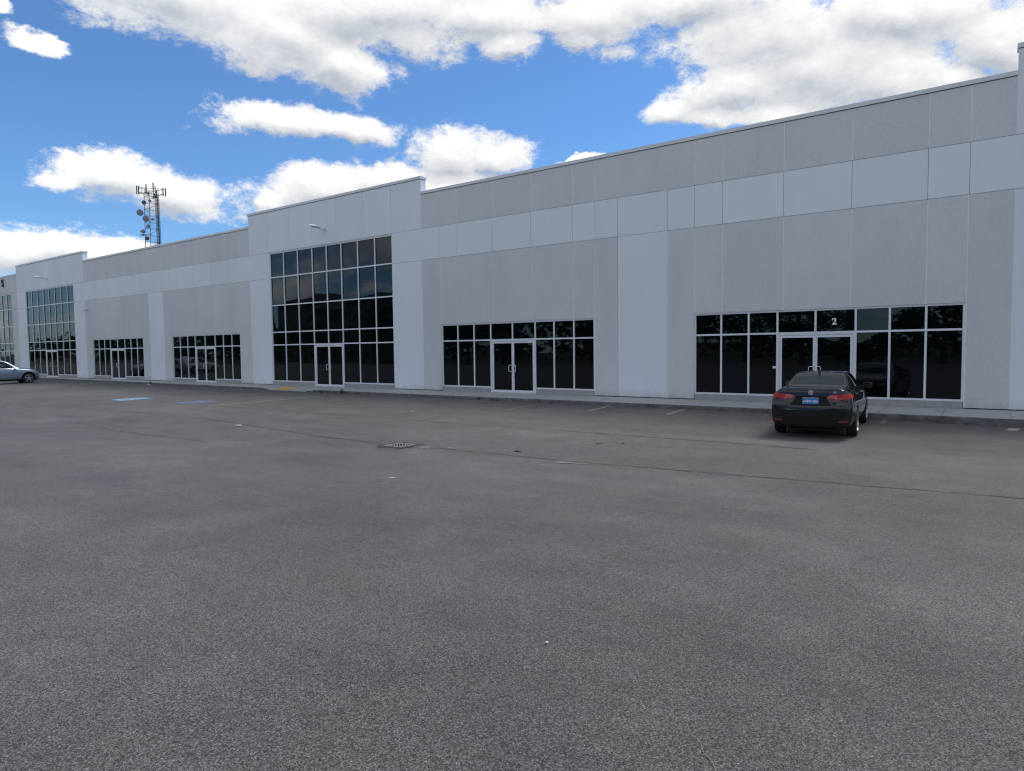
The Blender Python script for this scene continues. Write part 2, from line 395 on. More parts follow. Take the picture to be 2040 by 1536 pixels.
joint_mat = mat('crack_filler', (.082, .076, .073), .9, noise=(4, .4, 5))
pale_mat = mat('dusty_patch', (.20, .19, .175), .9, noise=(14, .3, 6))
def crack(pts, w, name, seed, m=None, gap=0):
    r = random.Random(seed); mb = MB(); P = [Vector(p) for p in pts]; L = []
    for a, b in zip(P, P[1:]):
        n = max(2, int((b-a).length/.12))
        L += [a.lerp(b, k/n) for k in range(n)]
    L.append(P[-1]); off = 0; row = []
    for k, p in enumerate(L):
        q = L[min(k+1, len(L)-1)]-L[max(k-1, 0)]; nrm = Vector((-q.y, q.x)).normalized()
        off = off*.9+r.uniform(-.012, .012); ww = w*r.uniform(.35, 1.25)*(.35 if math.sin(k*.11+seed)+math.sin(k*.037) < -1.0+gap else 1)
        for s in (-1, 1):
            z = p+nrm*(off+s*ww/2); row.append((z.x, z.y, G(z.x, z.y)+.006))
    mb.add(row, [(2*k, 2*k+1, 2*k+3, 2*k+2) for k in range(len(L)-1)])
    o = mb.build(name, m or joint_mat); o['kind'] = 'structure'; o['label'] = 'dark joint line running along the asphalt'
    return o
crack([(-62, 11.2), (-45, 11.3), (-35, 11.54), (-29.6, 12.1), (-22.3, 12.35), (-14.5, 11.35), (-12.0, 11.22)], .05, 'asphalt_joint', 1)
crack([(-10.9, 11.25), (-10.3, 11.36), (-6.5, 11.4), (-4.18, 11.66), (-1.76, 11.86), (.44, 12.1), (8, 12.3)], .034, 'asphalt_joint', 2)
crack([(-27, 14.95), (-20.1, 14.95), (-16.1, 15.08), (-13, 15.02), (-10.4, 15.08), (-7.3, 15.05), (-5.4, 15.12), (-3, 15.1)], .042, 'asphalt_joint', 3, gap=.3)
crack([(-26, 9.4), (-20, 8.9), (-16, 9.0)], .03, 'asphalt_joint', 5, gap=.5)
def blob_sheet(name, cx, cy, rx, ry, ang, seed, m, lift=.007):
    r = random.Random(seed); n = 28; c, s = math.cos(ang), math.sin(ang); ph = [r.uniform(0, 6) for _ in range(4)]
    vs = [(cx, cy, G(cx, cy)+lift)]
    for i in range(n):
        t = 2*math.pi*i/n; k = 1+.22*math.sin(3*t+ph[0])+.16*math.sin(5*t+ph[1])+.12*math.sin(9*t+ph[2])
        x, y = rx*k*math.cos(t), ry*k*math.sin(t); X, Y = cx+x*c-y*s, cy+x*s+y*c; vs.append((X, Y, G(X, Y)+lift))
    mb = MB(); mb.add(vs, [(0, 1+i, 1+(i+1) % n) for i in range(n)])
    o = mb.build(name, m); o['kind'] = 'structure'; o['label'] = 'pale worn patch in the asphalt'; return o
blob_sheet('worn_patch', -6.75, 11.26, .42, .07, .15, 1, pale_mat); blob_sheet('worn_patch', -10.02, 11.5, .20, .05, -.2, 2, pale_mat)
blob_sheet('worn_patch', -10.62, 11.28, .16, .12, -.2, 3, pale_mat); blob_sheet('worn_patch', -7.5, 13.5, .2, .04, 0, 6, pale_mat)

# paint on the asphalt: worn away in places with a noise mask
def paint_mat(name, col, wear):
    m = bpy.data.materials.new(name); m.use_nodes = True; b = NB(m)
    f = b.rng(b.noise(9, 6, .7), wear-.06, wear+.06, 0, 1)
    f2 = b.rng(b.sepx(b.voro(115, 'Color'), 0), .1, .35, .35, 1)
    c = b.mix(b.math('MULTIPLY', f, f2), (.115, .108, .106), col)
    b.L.new(c, b.p.inputs['Base Color']); b.p.inputs['Roughness'].default_value = .85; return m
P_YEL, P_FAINT = paint_mat('worn_yellow_paint', (.50, .43, .32), .40), paint_mat('faded_yellow_paint', (.33, .28, .20), .49)
P_BLUE, P_BLUE2, P_WHITE = paint_mat('blue_paint', (.19, .36, .50), .37), paint_mat('faded_blue_paint', (.16, .235, .36), .48), paint_mat('white_paint', (.55, .68, .72), .42)
def line(x0, y0, x1, y1, w, m, name='parking_line'):
    a, b = Vector((x0, y0)), Vector((x1, y1)); q = (b-a).normalized(); n = Vector((-q.y, q.x))*w/2
    def f(u, v): p = a.lerp(b, u)+n*(2*v-1); return p.x, p.y
    o = sheet(name, f, 12, 1, m, .009, kind='structure'); return o
line(-26.05, 14.9, -25.35, 20.3, .10, P_YEL)
line(-10.86, 19.4, -10.88, 21.0, .10, P_YEL); line(-8.11, 19.5, -8.15, 21.0, .10, P_YEL)
line(-5.45, 19.9, -5.45, 20.9, .10, P_FAINT); line(-2.30, 20.2, -2.34, 21.02, .12, P_FAINT); line(.45, 20.2, .55, 20.75, .22, P_YEL)
for x in (-13.6, -16.3, -19.0, -21.7): line(x, 17.8, x, 20.9, .1, P_FAINT)
for x0, y0, x1, y1 in ((-29.9, 15.2, -29.7, 20.6), (-32.5, 16.0, -31.9, 20.9), (-35.6, 15.6, -35.2, 21.2), (-38.3, 15.6, -38.2, 21.4), (-41, 15.8, -40.9, 21.4), (-43.7, 15.8, -43.6, 21.6), (-46.4, 16, -46.3, 21.7), (-49.1, 16, -49, 21.7), (-54.6, 16, -54.4, 21.8)):
    line(x0, y0, x1, y1, .1, P_FAINT)
def bay_mark(cx, cy, rz, m, sym):
    c, s = math.cos(rz), math.sin(rz)
    def T(x, y): return cx+x*c-y*s, cy+x*s+y*c
    sheet('accessible_bay_marking', lambda u, v: T((u-.5)*1.45, (v-.5)*1.45), 3, 3, m, .010, kind='structure')
    # wheelchair symbol: head, back, seat, leg, wheel arc, as flat strips
    mb = MB()
    def strip(pts, w):
        for (ax, ay), (bx, by) in zip(pts, pts[1:]):
            d = Vector((bx-ax, by-ay)); n = Vector((-d.y, d.x)).normalized()*w/2
            q = [T(ax-n.x, ay-n.y), T(ax+n.x, ay+n.y), T(bx+n.x, by+n.y), T(bx-n.x, by-n.y)]
            mb.add([(x, y, G(x, y)+.015) for x, y in q], [(0, 1, 2, 3)])
    strip([(-.08, .55), (-.02, .42)], .14)
    strip([(-.05, .36), (0, 0), (.28, 0), (.42, -.35), (.54, -.31)], .11)
    strip([(-.02, .2), (.24, .2)], .09)
    strip([(-.1+.36*math.cos(t), -.2+.36*math.sin(t)) for t in [R(110+i*23) for i in range(11)]], .1)
    o = mb.build('accessible_symbol', sym); o['kind'] = 'structure'
bay_mark(-33.55, 15.25, R(-6), P_BLUE, P_WHITE); bay_mark(-28.5, 15.6, R(-5), P_BLUE2, paint_mat('worn_white_paint', (.26, .31, .38), .5))

# ================================================================ sidewalk and kerb
def ramp(x):       # 1 inside the dropped kerb, 0 outside
    return max(0, min(1, (x+32.6)/1.0, (-27.6-x)/1.0))
KW = .17
sw = MB(); kb = MB(); r = random.Random(3)
edges = [-112+i*1.52 for i in range(92)]
for x0, x1 in zip(edges, edges[1:]):
    a, b = x0+.006, x1-.006
    n = 3
    for k in range(n):
        xa, xb = a+(b-a)*k/n, a+(b-a)*(k+1)/n
        vs = []
        for x in (xa, xb):
            kf = kerb_y(x)+KW; rr = ramp(x); zz = zk(x)+.02
            vs += [(x, kf+.006, rr*zz), (x, kf+.75, 0), (x, D+.12, 0), (x, kf+.006, -.5)]
        sw.add(vs, [(0, 4, 5, 1), (1, 5, 6, 2), (3, 7, 4, 0)])
    sw.add([(a, kerb_y(a)+KW, -.02), (a, D, -.02), (x0-.006, D, -.02), (x0-.006, kerb_y(x0)+KW, -.02)], [(0, 1, 2, 3)])
SW = tag(sw.build('sidewalk', MAT['concrete']), 'pale concrete sidewalk along the foot of the building', kind='structure')
x = -112.
rows = []
while x < 26:
    rr = ramp(x); zt = rr*(zk(x)+.015); yf = kerb_y(x)
    j = lambda s: r.uniform(-s, s)
    rows.append([(x, yf-.004+j(.006), zk(x)-.06), (x, yf+.006+j(.008), zt*0+zk(x)*.5+zt*.5-.0), (x, yf+.016+j(.009), zt-.022+j(.010)), (x, yf+.04+j(.010), zt-.002+j(.003)), (x, yf+KW, zt+j(.001))])
    x += .13
kb.add([v for q in rows for v in q], [(i*5+k, (i+1)*5+k, (i+1)*5+k+1, i*5+k+1) for i in range(len(rows)-1) for k in range(4)])
kb.m = [1 if k % 4 == 3 else 0 for k in range(len(kb.f))]
KB = kb.build('kerb', [MAT['kerb'], MAT['concrete']]); tag(KB, 'dark weathered concrete kerb edging the sidewalk', kind='structure')
pad = MB()
for i in range(6):
    for k in range(4):
        xa, xb = -31.75+i*.25, -31.75+(i+1)*.25; vs = []
        for (x, t) in ((xa, k/4), (xb, k/4), (xb, (k+1)/4), (xa, (k+1)/4)):
            kf = kerb_y(x)+KW; y = kf+.05+t*.62; vs.append((x, y, (zk(x)+.02)*(1-(y-kf)/.75)+.010))
        pad.add(vs, [(0, 1, 2, 3)])
for i in range(18):
    for k in range(7):
        x = -31.71+i*.083; kf = kerb_y(x)+KW; y = kf+.09+k*.085; z = (zk(x)+.02)*(1-(y-kf)/.75)+.010
        pad.lathe([(.014, 0), (.010, .007), (.0005, .008)], 6, 'z', (x, y, z-.001))
PAD = pad.build('tactile_plate', MAT['yellow']); tag(PAD, 'yellow tactile warning plate set in the dropped kerb of the sidewalk', 'tactile plate')

# ================================================================ building
BX0, BX1, PER = -112.0, 24.0, 37.05
BLD = empty('warehouse_building', (-44, D, 0), label='long low commercial building of white and grey wall panels with dark glazed shopfronts', cat='building')
def P(mb, name, mats, parent=BLD, **k):
    o = mb.build(name, mats, None, **k); o.parent = parent
    pm = Matrix.Identity(4)
    q = parent
    while q is not None: pm = Matrix.Translation(q.location) @ pm; q = q.parent
    o.matrix_parent_inverse = pm.inverted(); return o
SMALL = [0, .98, 1.94, 2.9, 4.1, 5.29, 6.24, 7.2, 8.18]
TALL = [0, 1.29, 2.58, 3.87, 5.08, 6.29, 7.58, 8.87, 10.16]
ZS = [.21, 2.35, 3.13]; ZT = [.21, 2.35, 3.09, 4.65, 6.28, 7.705]
WHITE, GREY, JD, JL = 0, 1, 2, 3
wall = MB(); TONE = {}; trnd = random.Random(12)
def tile(x0, x1, z0, z1, m, left=True, top=True):
    if x1-x0 < .02 or z1-z0 < .02: return
    gl = (.030 if m == GREY else .013) if left else 0; gt = .014 if top else 0
    n0 = len(wall.f); wall.box(x0+gl, x1, D, D+.10, z0, z1-gt, m); tv = trnd.uniform(-.028, .022)
    for q in range(n0, len(wall.f)): TONE[q] = tv
    if left: wall.box(x0, x0+gl, D+.009, D+.10, z0, z1-gt, JL if m == GREY else JD)
    if top: wall.box(x0, x1, D+.010, D+.10, z1-gt, z1, JD)
ZA, ZB, ZC, ZTT = 6.252, 7.748, 9.345, 10.08
def spans(a, b, cuts):
    c = [a]+sorted(q for q in cuts if a+.02 < q < b-.02)+[b]; return list(zip(c, c[1:]))
WINS = []
def low_section(o):     # o = X of the tower-right edge; pattern measured on the photograph
    e = -22.25; f = lambda x: x+(o-e)
    A, B = f(-22.25), (T2 if o > -30 else f(-22.25)+22.87)
    for a, b in spans(A, B, [f(q) for q in (-20.07, -18.0, -15.95, -13.9, -12.87, -8.8, -7.79, -5.74, -3.68, -1.63, -.6)]): tile(a, b, ZB, ZC, GREY, a > A+.01, False)
    for a, b in spans(A, B, [f(q) for q in (-21.12, -20.07, -18.0, -15.95, -13.9, -12.87, -11.88, -9.84, -8.8, -7.79, -5.74, -3.68, -1.63, -.6)]): tile(a, b, ZA, ZB, WHITE, a > A+.01)
    pil0, pil1 = f(-11.88), f(-9.84)
    for (w0, cuts) in ((f(-21.09), (-18.0, -15.95, -13.9)), (f(-8.80), (-7.79, -5.74, -3.68, -1.63))):
        w1 = w0+8.18
        for a, b in spans(w0, w1, [f(q) for q in cuts]): tile(a, b, 3.13, ZA, GREY)
        WINS.append((w0, 'small'))
    for a, b, m in ((A, f(-21.09), GREY), (f(-12.91), pil0, GREY), (pil0, pil1, WHITE), (pil1, f(-8.80), GREY), (f(-.62), B, GREY)): tile(a, b, .035, ZA, m, a > A+.01)
def tower(a):           # a = X of the tower's left edge
    b = a+14.18; w0, w1 = a+2.01, a+12.17
    for p, q in spans(a, b, [a+k for k in (1.86, 3.93, 5.96, 7.98, 10.1, 12.14)]): tile(p, q, ZB, ZTT, WHITE, p > a+.01, False)
    for p, q in ((a, w0), (w1, b)):
        tile(p, q, ZA, ZB, WHITE, False); tile(p, q, .035, ZA, WHITE, False)
    tile(w0, w1, 7.705, ZB, WHITE, False)
    WINS.append((w0, 'tall'))
T1 = -36.43
T2 = .46
for a in (T1, T1-PER, T2): tower(a)
for o in (T1+14.18, T1+14.18-PER): low_section(o)
# the left wing beyond the third tower
A0 = T1-PER
tile(A0-1.45, A0, ZB, ZC, GREY, False, False); tile(A0-1.45, A0, ZA, ZB, GREY, False); tile(A0-1.45, A0, .035, ZA, GREY, False)
w0 = A0-1.45-10.16; WINS.append((w0, 'tall')); tile(w0, w0+10.16, ZB, ZC, GREY, True, False); tile(w0, w0+10.16, 7.705, ZB, GREY)
for a, b in spans(BX0, w0, [BX0+4*i for i in range(1, 7)]):
    tile(a, b, ZB, ZC, GREY, True, False); tile(a, b, ZA, ZB, WHITE); tile(a, b, .035, ZA, GREY)
# right wing, past the frame
for a, b in spans(T2+14.18, BX1, [18, 21]): tile(a, b, ZB, ZC, GREY, True, False); tile(a, b, ZA, ZB, WHITE); tile(a, b, .035, ZA, GREY)
# backing, returns of the towers, roof, other sides
TH = .36
def backing():
    # strips between openings
    ops = sorted((w, w+(8.18 if k == 'small' else 10.16), (3.13 if k == 'small' else 7.705)) for w, k in WINS if k in ('small', 'tall'))
    x = BX0
    for (a, b, top) in ops:
        wall.box(x, a, D+.10, D+TH, 0, ZC-.01, JD); wall.box(a, b, D+.10, D+TH, top, ZC-.01, JD); x = b
    wall.box(x, BX1, D+.10, D+TH, 0, ZC-.01, JD)
backing()
for a in (T1, T1-PER, T2): wall.box(a+.004, a+14.176, D+.10, D+TH, ZC-.01, ZTT-.004, WHITE)
wall.box(BX0, BX0+.3, D+TH, D+38, 0, 9.3, GREY); wall.box(BX1-.3, BX1, D+TH, D+38, 0, 9.3, GREY); wall.box(BX0, BX1, D+38, D+38.3, 0, 9.3, GREY)
WALL = P(wall, 'wall', [MAT['white'], MAT['grey'], MAT['dark_joint'], MAT['light_joint']])
ta = WALL.data.attributes.new('tone', 'FLOAT', 'FACE'); ta.data.foreach_set('value', [TONE.get(i, 0.0) for i in range(len(WALL.data.polygons))])
rf = MB(); rf.box(BX0+.3, BX1-.3, D+TH, D+38, 8.7, 8.85); P(rf, 'roof', MAT['roofing'])
# metal caps
cp = MB(); xs_t = [T1-PER, T1, T2]
def capseg(a, b, zt):
    x = a
    while x < b-.01:
        e = min(b, x+3.05); cp.box(x+.0015, e-.0015, D-.035, D+TH+.04, zt-.125, zt); x = e
px_ = BX0-.03
for a in xs_t:
    capseg(px_, a-.004, 9.49); px_ = a+14.184
    capseg(a-.03, a+14.21, 10.227)
capseg(px_, BX1+.03, 9.49)
P(cp, 'parapet_cap', MAT['cap'])
# storefronts
MW = .062; FY0, FY1, GY = D+.035, D+.13, D+.085
def storefront(x0, kind, seed):
    rr = random.Random(seed)
    xs_, zs_ = (SMALL, ZS) if kind == 'small' else (TALL, ZT)
    xs_ = [x0+q for q in xs_]; h = MW/2; top = zs_[-1]
    fr = MB(); gl = MB(); gk = MB()
    def edge(i): return xs_[i]+(h if i == 0 else -h if i == 8 else 0)
    # verticals run full height; horizontals butt between them
    for i in range(9):
        c = edge(i); z0 = .21 if i not in (3, 5) else .002
        zt_ = top
        if i == 4: z0 = 2.35+h
        fr.box(c-h, c+h, FY0, FY1, z0, zt_)
    for k, z in enumerate(zs_):
        zc = z+(h if k == 0 else -h if k == len(zs_)-1 else 0)
        for i in range(8):
            a, b = edge(i)+h, edge(i+1)-h
            if i in (3, 4) and k == 0: continue
            if k == 1 and i in (3, 4): b = edge(i+1)-h if i == 4 else xs_[5]-h; 
            if k == 1 and i == 4: continue
            fr.box(a, b, FY0+.002, FY1-.002, zc-h, zc+h)
    # panes, each very slightly out of plane
    for k in range(len(zs_)-1):
        for i in range(8):
            if k == 0 and i in (3, 4): continue
            a, b = edge(i)+h, edge(i+1)-h
            z0 = zs_[k]+(2*h if k == 0 else h); z1 = zs_[k+1]-(2*h if k == len(zs_)-2 else h)
            tx, tz = rr.uniform(-.003, .003), rr.uniform(-.003, .003)
            w, hh = (b-a)/2, (z1-z0)/2; q = []
            for sx, sz in ((-1, -1), (1, -1), (1, 1), (-1, 1)):
                q.append(((a+b)/2+sx*(w+.01), GY+sx*tx*w*1.6+sz*tz*hh*1.6, (z0+z1)/2+sz*(hh+.01)))
            gl.add(q+[(x, y+.012, z) for x, y, z in q], [(0, 1, 2, 3), (7, 6, 5, 4), (0, 4, 5, 1), (1, 5, 6, 2), (2, 6, 7, 3), (3, 7, 4, 0)])
            g2 = .009
            for (p, q2, r1, r2) in ((a, b, z0, z0+g2), (a, b, z1-g2, z1), (a, a+g2, z0+g2, z1-g2), (b-g2, b, z0+g2, z1-g2)): gk.box(p, q2, GY-.012, GY+.03, r1, r2)
    win = P(fr, 'window', MAT['alu'], BLD)
    for mb, nm, m in ((gl, 'glass', MAT['glass']), (gk, 'gasket', MAT['gasket'])):
        o = mb.build(nm, m); o.parent = win
    # plinth blocks under the side lights
    for a, b in ((xs_[0]+.012, xs_[3]-h-.006), (xs_[5]+h+.006, xs_[8]-.012)):
        n = 3; pl = MB()
        for q in range(n):
            p0, p1 = a+(b-a)*q/n, a+(b-a)*(q+1)/n
            pl.box(p0+.003, p1-.003, D+.012, D+.2, .004, .205)
        o = pl.build('plinth', MAT['plinth']); o.parent = win
    # head flashing and inner floor/back so that the opening is closed
    bk = MB(); bk.box(xs_[0], xs_[8], D+.24, D+.26, 0, top); o = bk.build('backing', MAT['gasket']); o.parent = win
    # double door
    a, b = xs_[3]+h, xs_[5]-h; dz1 = 2.35-h; mid = (a+b)/2
    dr = MB()
    dr.box(a, a+.045, FY0+.012, FY1-.012, .012, dz1); dr.box(b-.045, b, FY0+.012, FY1-.012, .012, dz1); dr.box(a+.045, b-.045, FY0+.012, FY1-.012, dz1-.045, dz1)
    dr.box(a, b, D+.02, FY1, .0015, .012)
    dg = MB(); lz1 = dz1-.052
    for s, p0, p1 in ((-1, a+.051, mid-.003), (1, mid+.003, b-.051)):
        st = .065
        dr.box(p0, p0+st, FY0+.022, FY1-.03, .022, lz1); dr.box(p1-st, p1, FY0+.022, FY1-.03, .022, lz1)
        dr.box(p0+st, p1-st, FY0+.024, FY1-.032, lz1-.075, lz1); dr.box(p0+st, p1-st, FY0+.024, FY1-.032, .022, .13)
        dg.box(p0+st, p1-st, GY-.004, GY+.006, .13, lz1-.075)
    door = dr.build('door', MAT['alu']); door.parent = BLD; door.matrix_parent_inverse = win.matrix_parent_inverse.copy()
    o = dg.build('glass', MAT['glass']); o.parent = door
    dk = MB(); dk.box(a+.045, b-.045, FY1-.028, FY1-.01, .012, dz1-.045); o = dk.build('gasket', MAT['gasket']); o.parent = door
    for s in (-1, 1):
        hd = MB(); c = mid+s*.035; y = FY0+.022
        o1 = c+s*.0; pts = [(c, y, 1.23), (c, y-.045, 1.23), (c+s*.13, y-.06, 1.23), (c+s*.15, y-.06, 1.20), (c+s*.15, y-.06, .98), (c+s*.13, y-.06, .95), (c, y-.045, .95), (c, y, .95)]
        hd.path(pts, .012, 8); hd.box(c-.018, c+.018, y-.006, y-.0005, 1.0, 1.08)
        o = hd.build('handle', MAT['alu']); o.parent = door
    return win, door
W = {}
for i, (x0, k) in enumerate(WINS):
    W[round(x0, 1)] = storefront(x0, k, i)
# suite number on the transom pane, and a notice on the side light
def text_mesh(s, size, extrude, name, m, offset=0):
    cu = bpy.data.curves.new(name, 'FONT'); cu.body = s; cu.size = size; cu.extrude = extrude; cu.offset = offset; cu.align_x = 'CENTER'; cu.align_y = 'CENTER'
    t = bpy.data.objects.new(name, cu); COL.objects.link(t)
    bpy.context.view_layer.update()
    me = bpy.data.meshes.new_from_object(t.evaluated_get(bpy.context.evaluated_depsgraph_get()))
    bpy.data.objects.remove(t); me.name = name; me.materials.clear(); me.materials.append(m)
    return me
vinyl = mat('white_vinyl', (.75, .76, .77), .5)
rwin = [W[k][0] for k in W if abs(k+8.8) < .2][0]
me = text_mesh('2', .29, .0015, 'number', vinyl, .009); me.transform(Matrix.Translation((-4.14, GY-.010, 2.69)) @ Euler((R(90), 0, 0)).to_matrix().to_4x4())
o = link_mesh('number', me); o.parent = rwin; o['label'] = 'white numeral 2 on the pane above the door'
nt_ = MB(); nt_.box(-6.05, -5.935, GY-.012, GY-.009, 1.16, 1.235); o = nt_.build('notice', vinyl); o.parent = rwin
# wall lights
def wall_lamp(x, z, label):
    e = empty('wall_lamp', (x, D, z), label=label, cat='wall lamp', group='lamps on the tall white wall sections')
    a = MB(); a.box(-.07, .07, -.02, -.001, -.13, .13); a.tube((0, -.02, -.03), (0, -.16, .0), .035); a.tube((0, -.16, .0), (0, -.34, .04), .03)
    a.box(-.05, .05, -.10, -.02, .03, .09)
    a.build('arm', MAT['lamp_metal'], e, smooth=True)
    h = MB(); n = 14; prof = []
    vs = []; rings = 11
    for k in range(rings):
        t = k/(rings-1); y = -.30-t*.72; w = .16*math.sin(math.pi*min(1, .12+t*.95))**.45*(1.05-.2*abs(t-.55)) if 0 < k < rings-1 else .04; hh = .125*math.sin(math.pi*(.08+t*.84))**.6
        for i in range(n):
            th = 2*math.pi*i/n; zz = math.sin(th)*hh; vs.append((w*math.cos(th), y, .055+zz*(1 if zz > 0 else .35)+.03*t))
    fs = [(k*n+i, k*n+(i+1) % n, (k+1)*n+(i+1) % n, (k+1)*n+i) for k in range(rings-1) for i in range(n)]+[tuple(range(n)), tuple(range((rings-1)*n, rings*n))]
    h.add(vs, fs); h.build('lamp_head', MAT['lamp_metal'], e, smooth=True)
    l = MB(); l.lathe([(.001, 0), (.06, -.004), (.095, .012), (.10, .03)], 16, 'z', (0, -.72, .035)); l.build('lens', MAT['lens'], e, smooth=True)
    return e
wall_lamp(-29.36, 8.50, 'grey wall lamp above the tall dark window in the middle of the building')
wall_lamp(-29.36-PER, 8.50, 'small distant wall lamp above the tall grey-blue window at the left end')
wall_lamp(-29.36+PER, 8.50, 'wall lamp on the tall white wall past the suite with number 2') if False else None
c = MB(); c.box(-.04, .04, -.03, -.001, -.06, .06); c.tube((0, -.03, 0), (0, -.12, .02), .02); cam_e = empty('security_camera', (-58.76, D, 5.5), label='small white security camera on the grey wall near the left tower', cat='security camera')
c.build('bracket', MAT['lamp_metal'], cam_e); c = MB(); c.tube((.02, -.10, .02), (-.22, -.22, -.03), .05, n=12); c.tube((.1, -.02, .0), (.1, -.08, 0), .05, n=10); c.build('camera_body', MAT['lens'], cam_e, smooth=True)
# script sign on the far left wall: only the tail of its last letter is in view
sg = mat('sign_green', (.03, .07, .06), .5)
me = text_mesh('s', 1.55, .05, 'shop_sign', sg, .0); me.transform(Matrix.Translation((-76.75, D-.09, 8.95)) @ Euler((R(90), 0, 0)).to_matrix().to_4x4() @ Matrix.Shear('XZ', 4, (0, 0)))
o = link_mesh('sign_letter', me); tag(o, 'dark green letter s of a shop sign on the grey wall at the left edge', 'sign letter')

# ================================================================ drain
iron_dark = mat('dark_cast_iron', (.09, .088, .085), .8, .2, noise=(20, .2, 3))
dr = empty('storm_drain', (-11.41, 11.24, G(-11.41, 11.24)), label='square cast iron storm drain grate set in the asphalt', cat='drain')
iron = mat('cast_iron', (.30, .29, .28), .7, .3, noise=(20, .2, 3)); pit = mat('drain_pit', (.004, .004, .004), 1); collar = mat('collar_asphalt', (.065, .063, .064), .9, noise=(18, .4, 5))
f = MB(); c = .315; b = .28
for (a0, a1, b0, b1) in ((-c, c, -c, -b), (-c, c, b, c), (-c, -b, -b, b), (b, c, -b, b)): f.box(a0, a1, b0, b1, -.04, .014)
f.build('frame', iron_dark, dr)
q = .215; f = MB(); f.add([(-q-.01, -q-.01, .010), (q+.01, -q-.01, .010), (q+.01, q+.01, .010), (-q-.01, q+.01, .010)], [(0, 1, 2, 3)]); f.build('pit', pit, dr)
f = MB()     # cast plate around a slotted field, with diagonal bars clipped to the field
for (a0, a1, b0, b1) in ((-b, b, -b, -q), (-b, b, q, b), (-b, -q, -q, q), (q, b, -q, q)): f.box(a0+.002, a1-.002, b0+.002, b1-.002, .005, .019)
for k in range(-4, 5):
    o_ = k*.064; L_ = (q*math.sqrt(2)-abs(o_))
    if L_ < .03: continue
    w = .0125; cx, cy = o_/math.sqrt(2), o_/math.sqrt(2); d = Vector((-1, 1))/math.sqrt(2); nn = Vector((1, 1))/math.sqrt(2)*w
    A_, B_ = Vector((cx, cy))-d*L_, Vector((cx, cy))+d*L_
    qq = [A_-nn, A_+nn, B_+nn, B_-nn]; vs = [(p.x, p.y, .011) for p in qq]+[(p.x, p.y, .022) for p in qq]
    f.add(vs, [(0, 1, 2, 3), (4, 5, 6, 7), (0, 1, 5, 4), (1, 2, 6, 5), (2, 3, 7, 6), (3, 0, 4, 7)])
f.build('grate', iron, dr)
f = MB(); vs = []
for i in range(20):
    t = 2*math.pi*i/20+.78; sq = 1/max(abs(math.cos(t-.0)), abs(math.sin(t))); vs += [(.332*sq*math.cos(t), .362*sq*math.sin(t), .017), ((.44+.05*math.sin(i*2.3))*sq*math.cos(t)*.95, (.42+.05*math.cos(i*1.7))*sq*math.sin(t)*.95, .014)]
f.add(vs, [(2*i, 2*i+1, (2*i+3) % 40, (2*i+2) % 40) for i in range(20)]); f.build('collar', collar, dr)
# ================================================================ cars
paint_black = mat('black_car_paint', (.003, .0035, .006), .25, 0, .15, coat=.8)
paint_silver = mat('blue_silver_car_paint', (.23, .30, .40), .30, .55, .5, coat=1, noise=(90, .04, 2))
paint_white = mat('white_car_paint', (.7, .7, .7), .3, 0, .5, coat=1)
car_glass = mat('car_glass', (.012, .014, .016), .02, 0, .5); rubber = mat('tyre_rubber', (.018, .018, .019), .85, bump=(60, .3, .003))
alloy = mat('alloy_wheel', (.42, .43, .44), .28, .8); trim = mat('black_trim', (.012, .012, .013), .5); chrome = mat('chrome', (.62, .64, .66), .12, 1)
badge = mat('badge_silver', (.70, .72, .74), .25, .3); mirror_dark = mat('mirror_glass', (.10, .11, .12), .05, 1); lamp_red = mat('red_lamp', (.38, .010, .008), .2, 0, .3, coat=.3); lamp_pink = mat('pale_red_lamp', (.50, .07, .05), .2, coat=.3); lamp_clear = mat('clear_lamp', (.45, .47, .5), .08, coat=1); refl_red = mat('bumper_reflector', (.22, .03, .025), .25)
under = mat('underbody', (.006, .006, .006), .9)

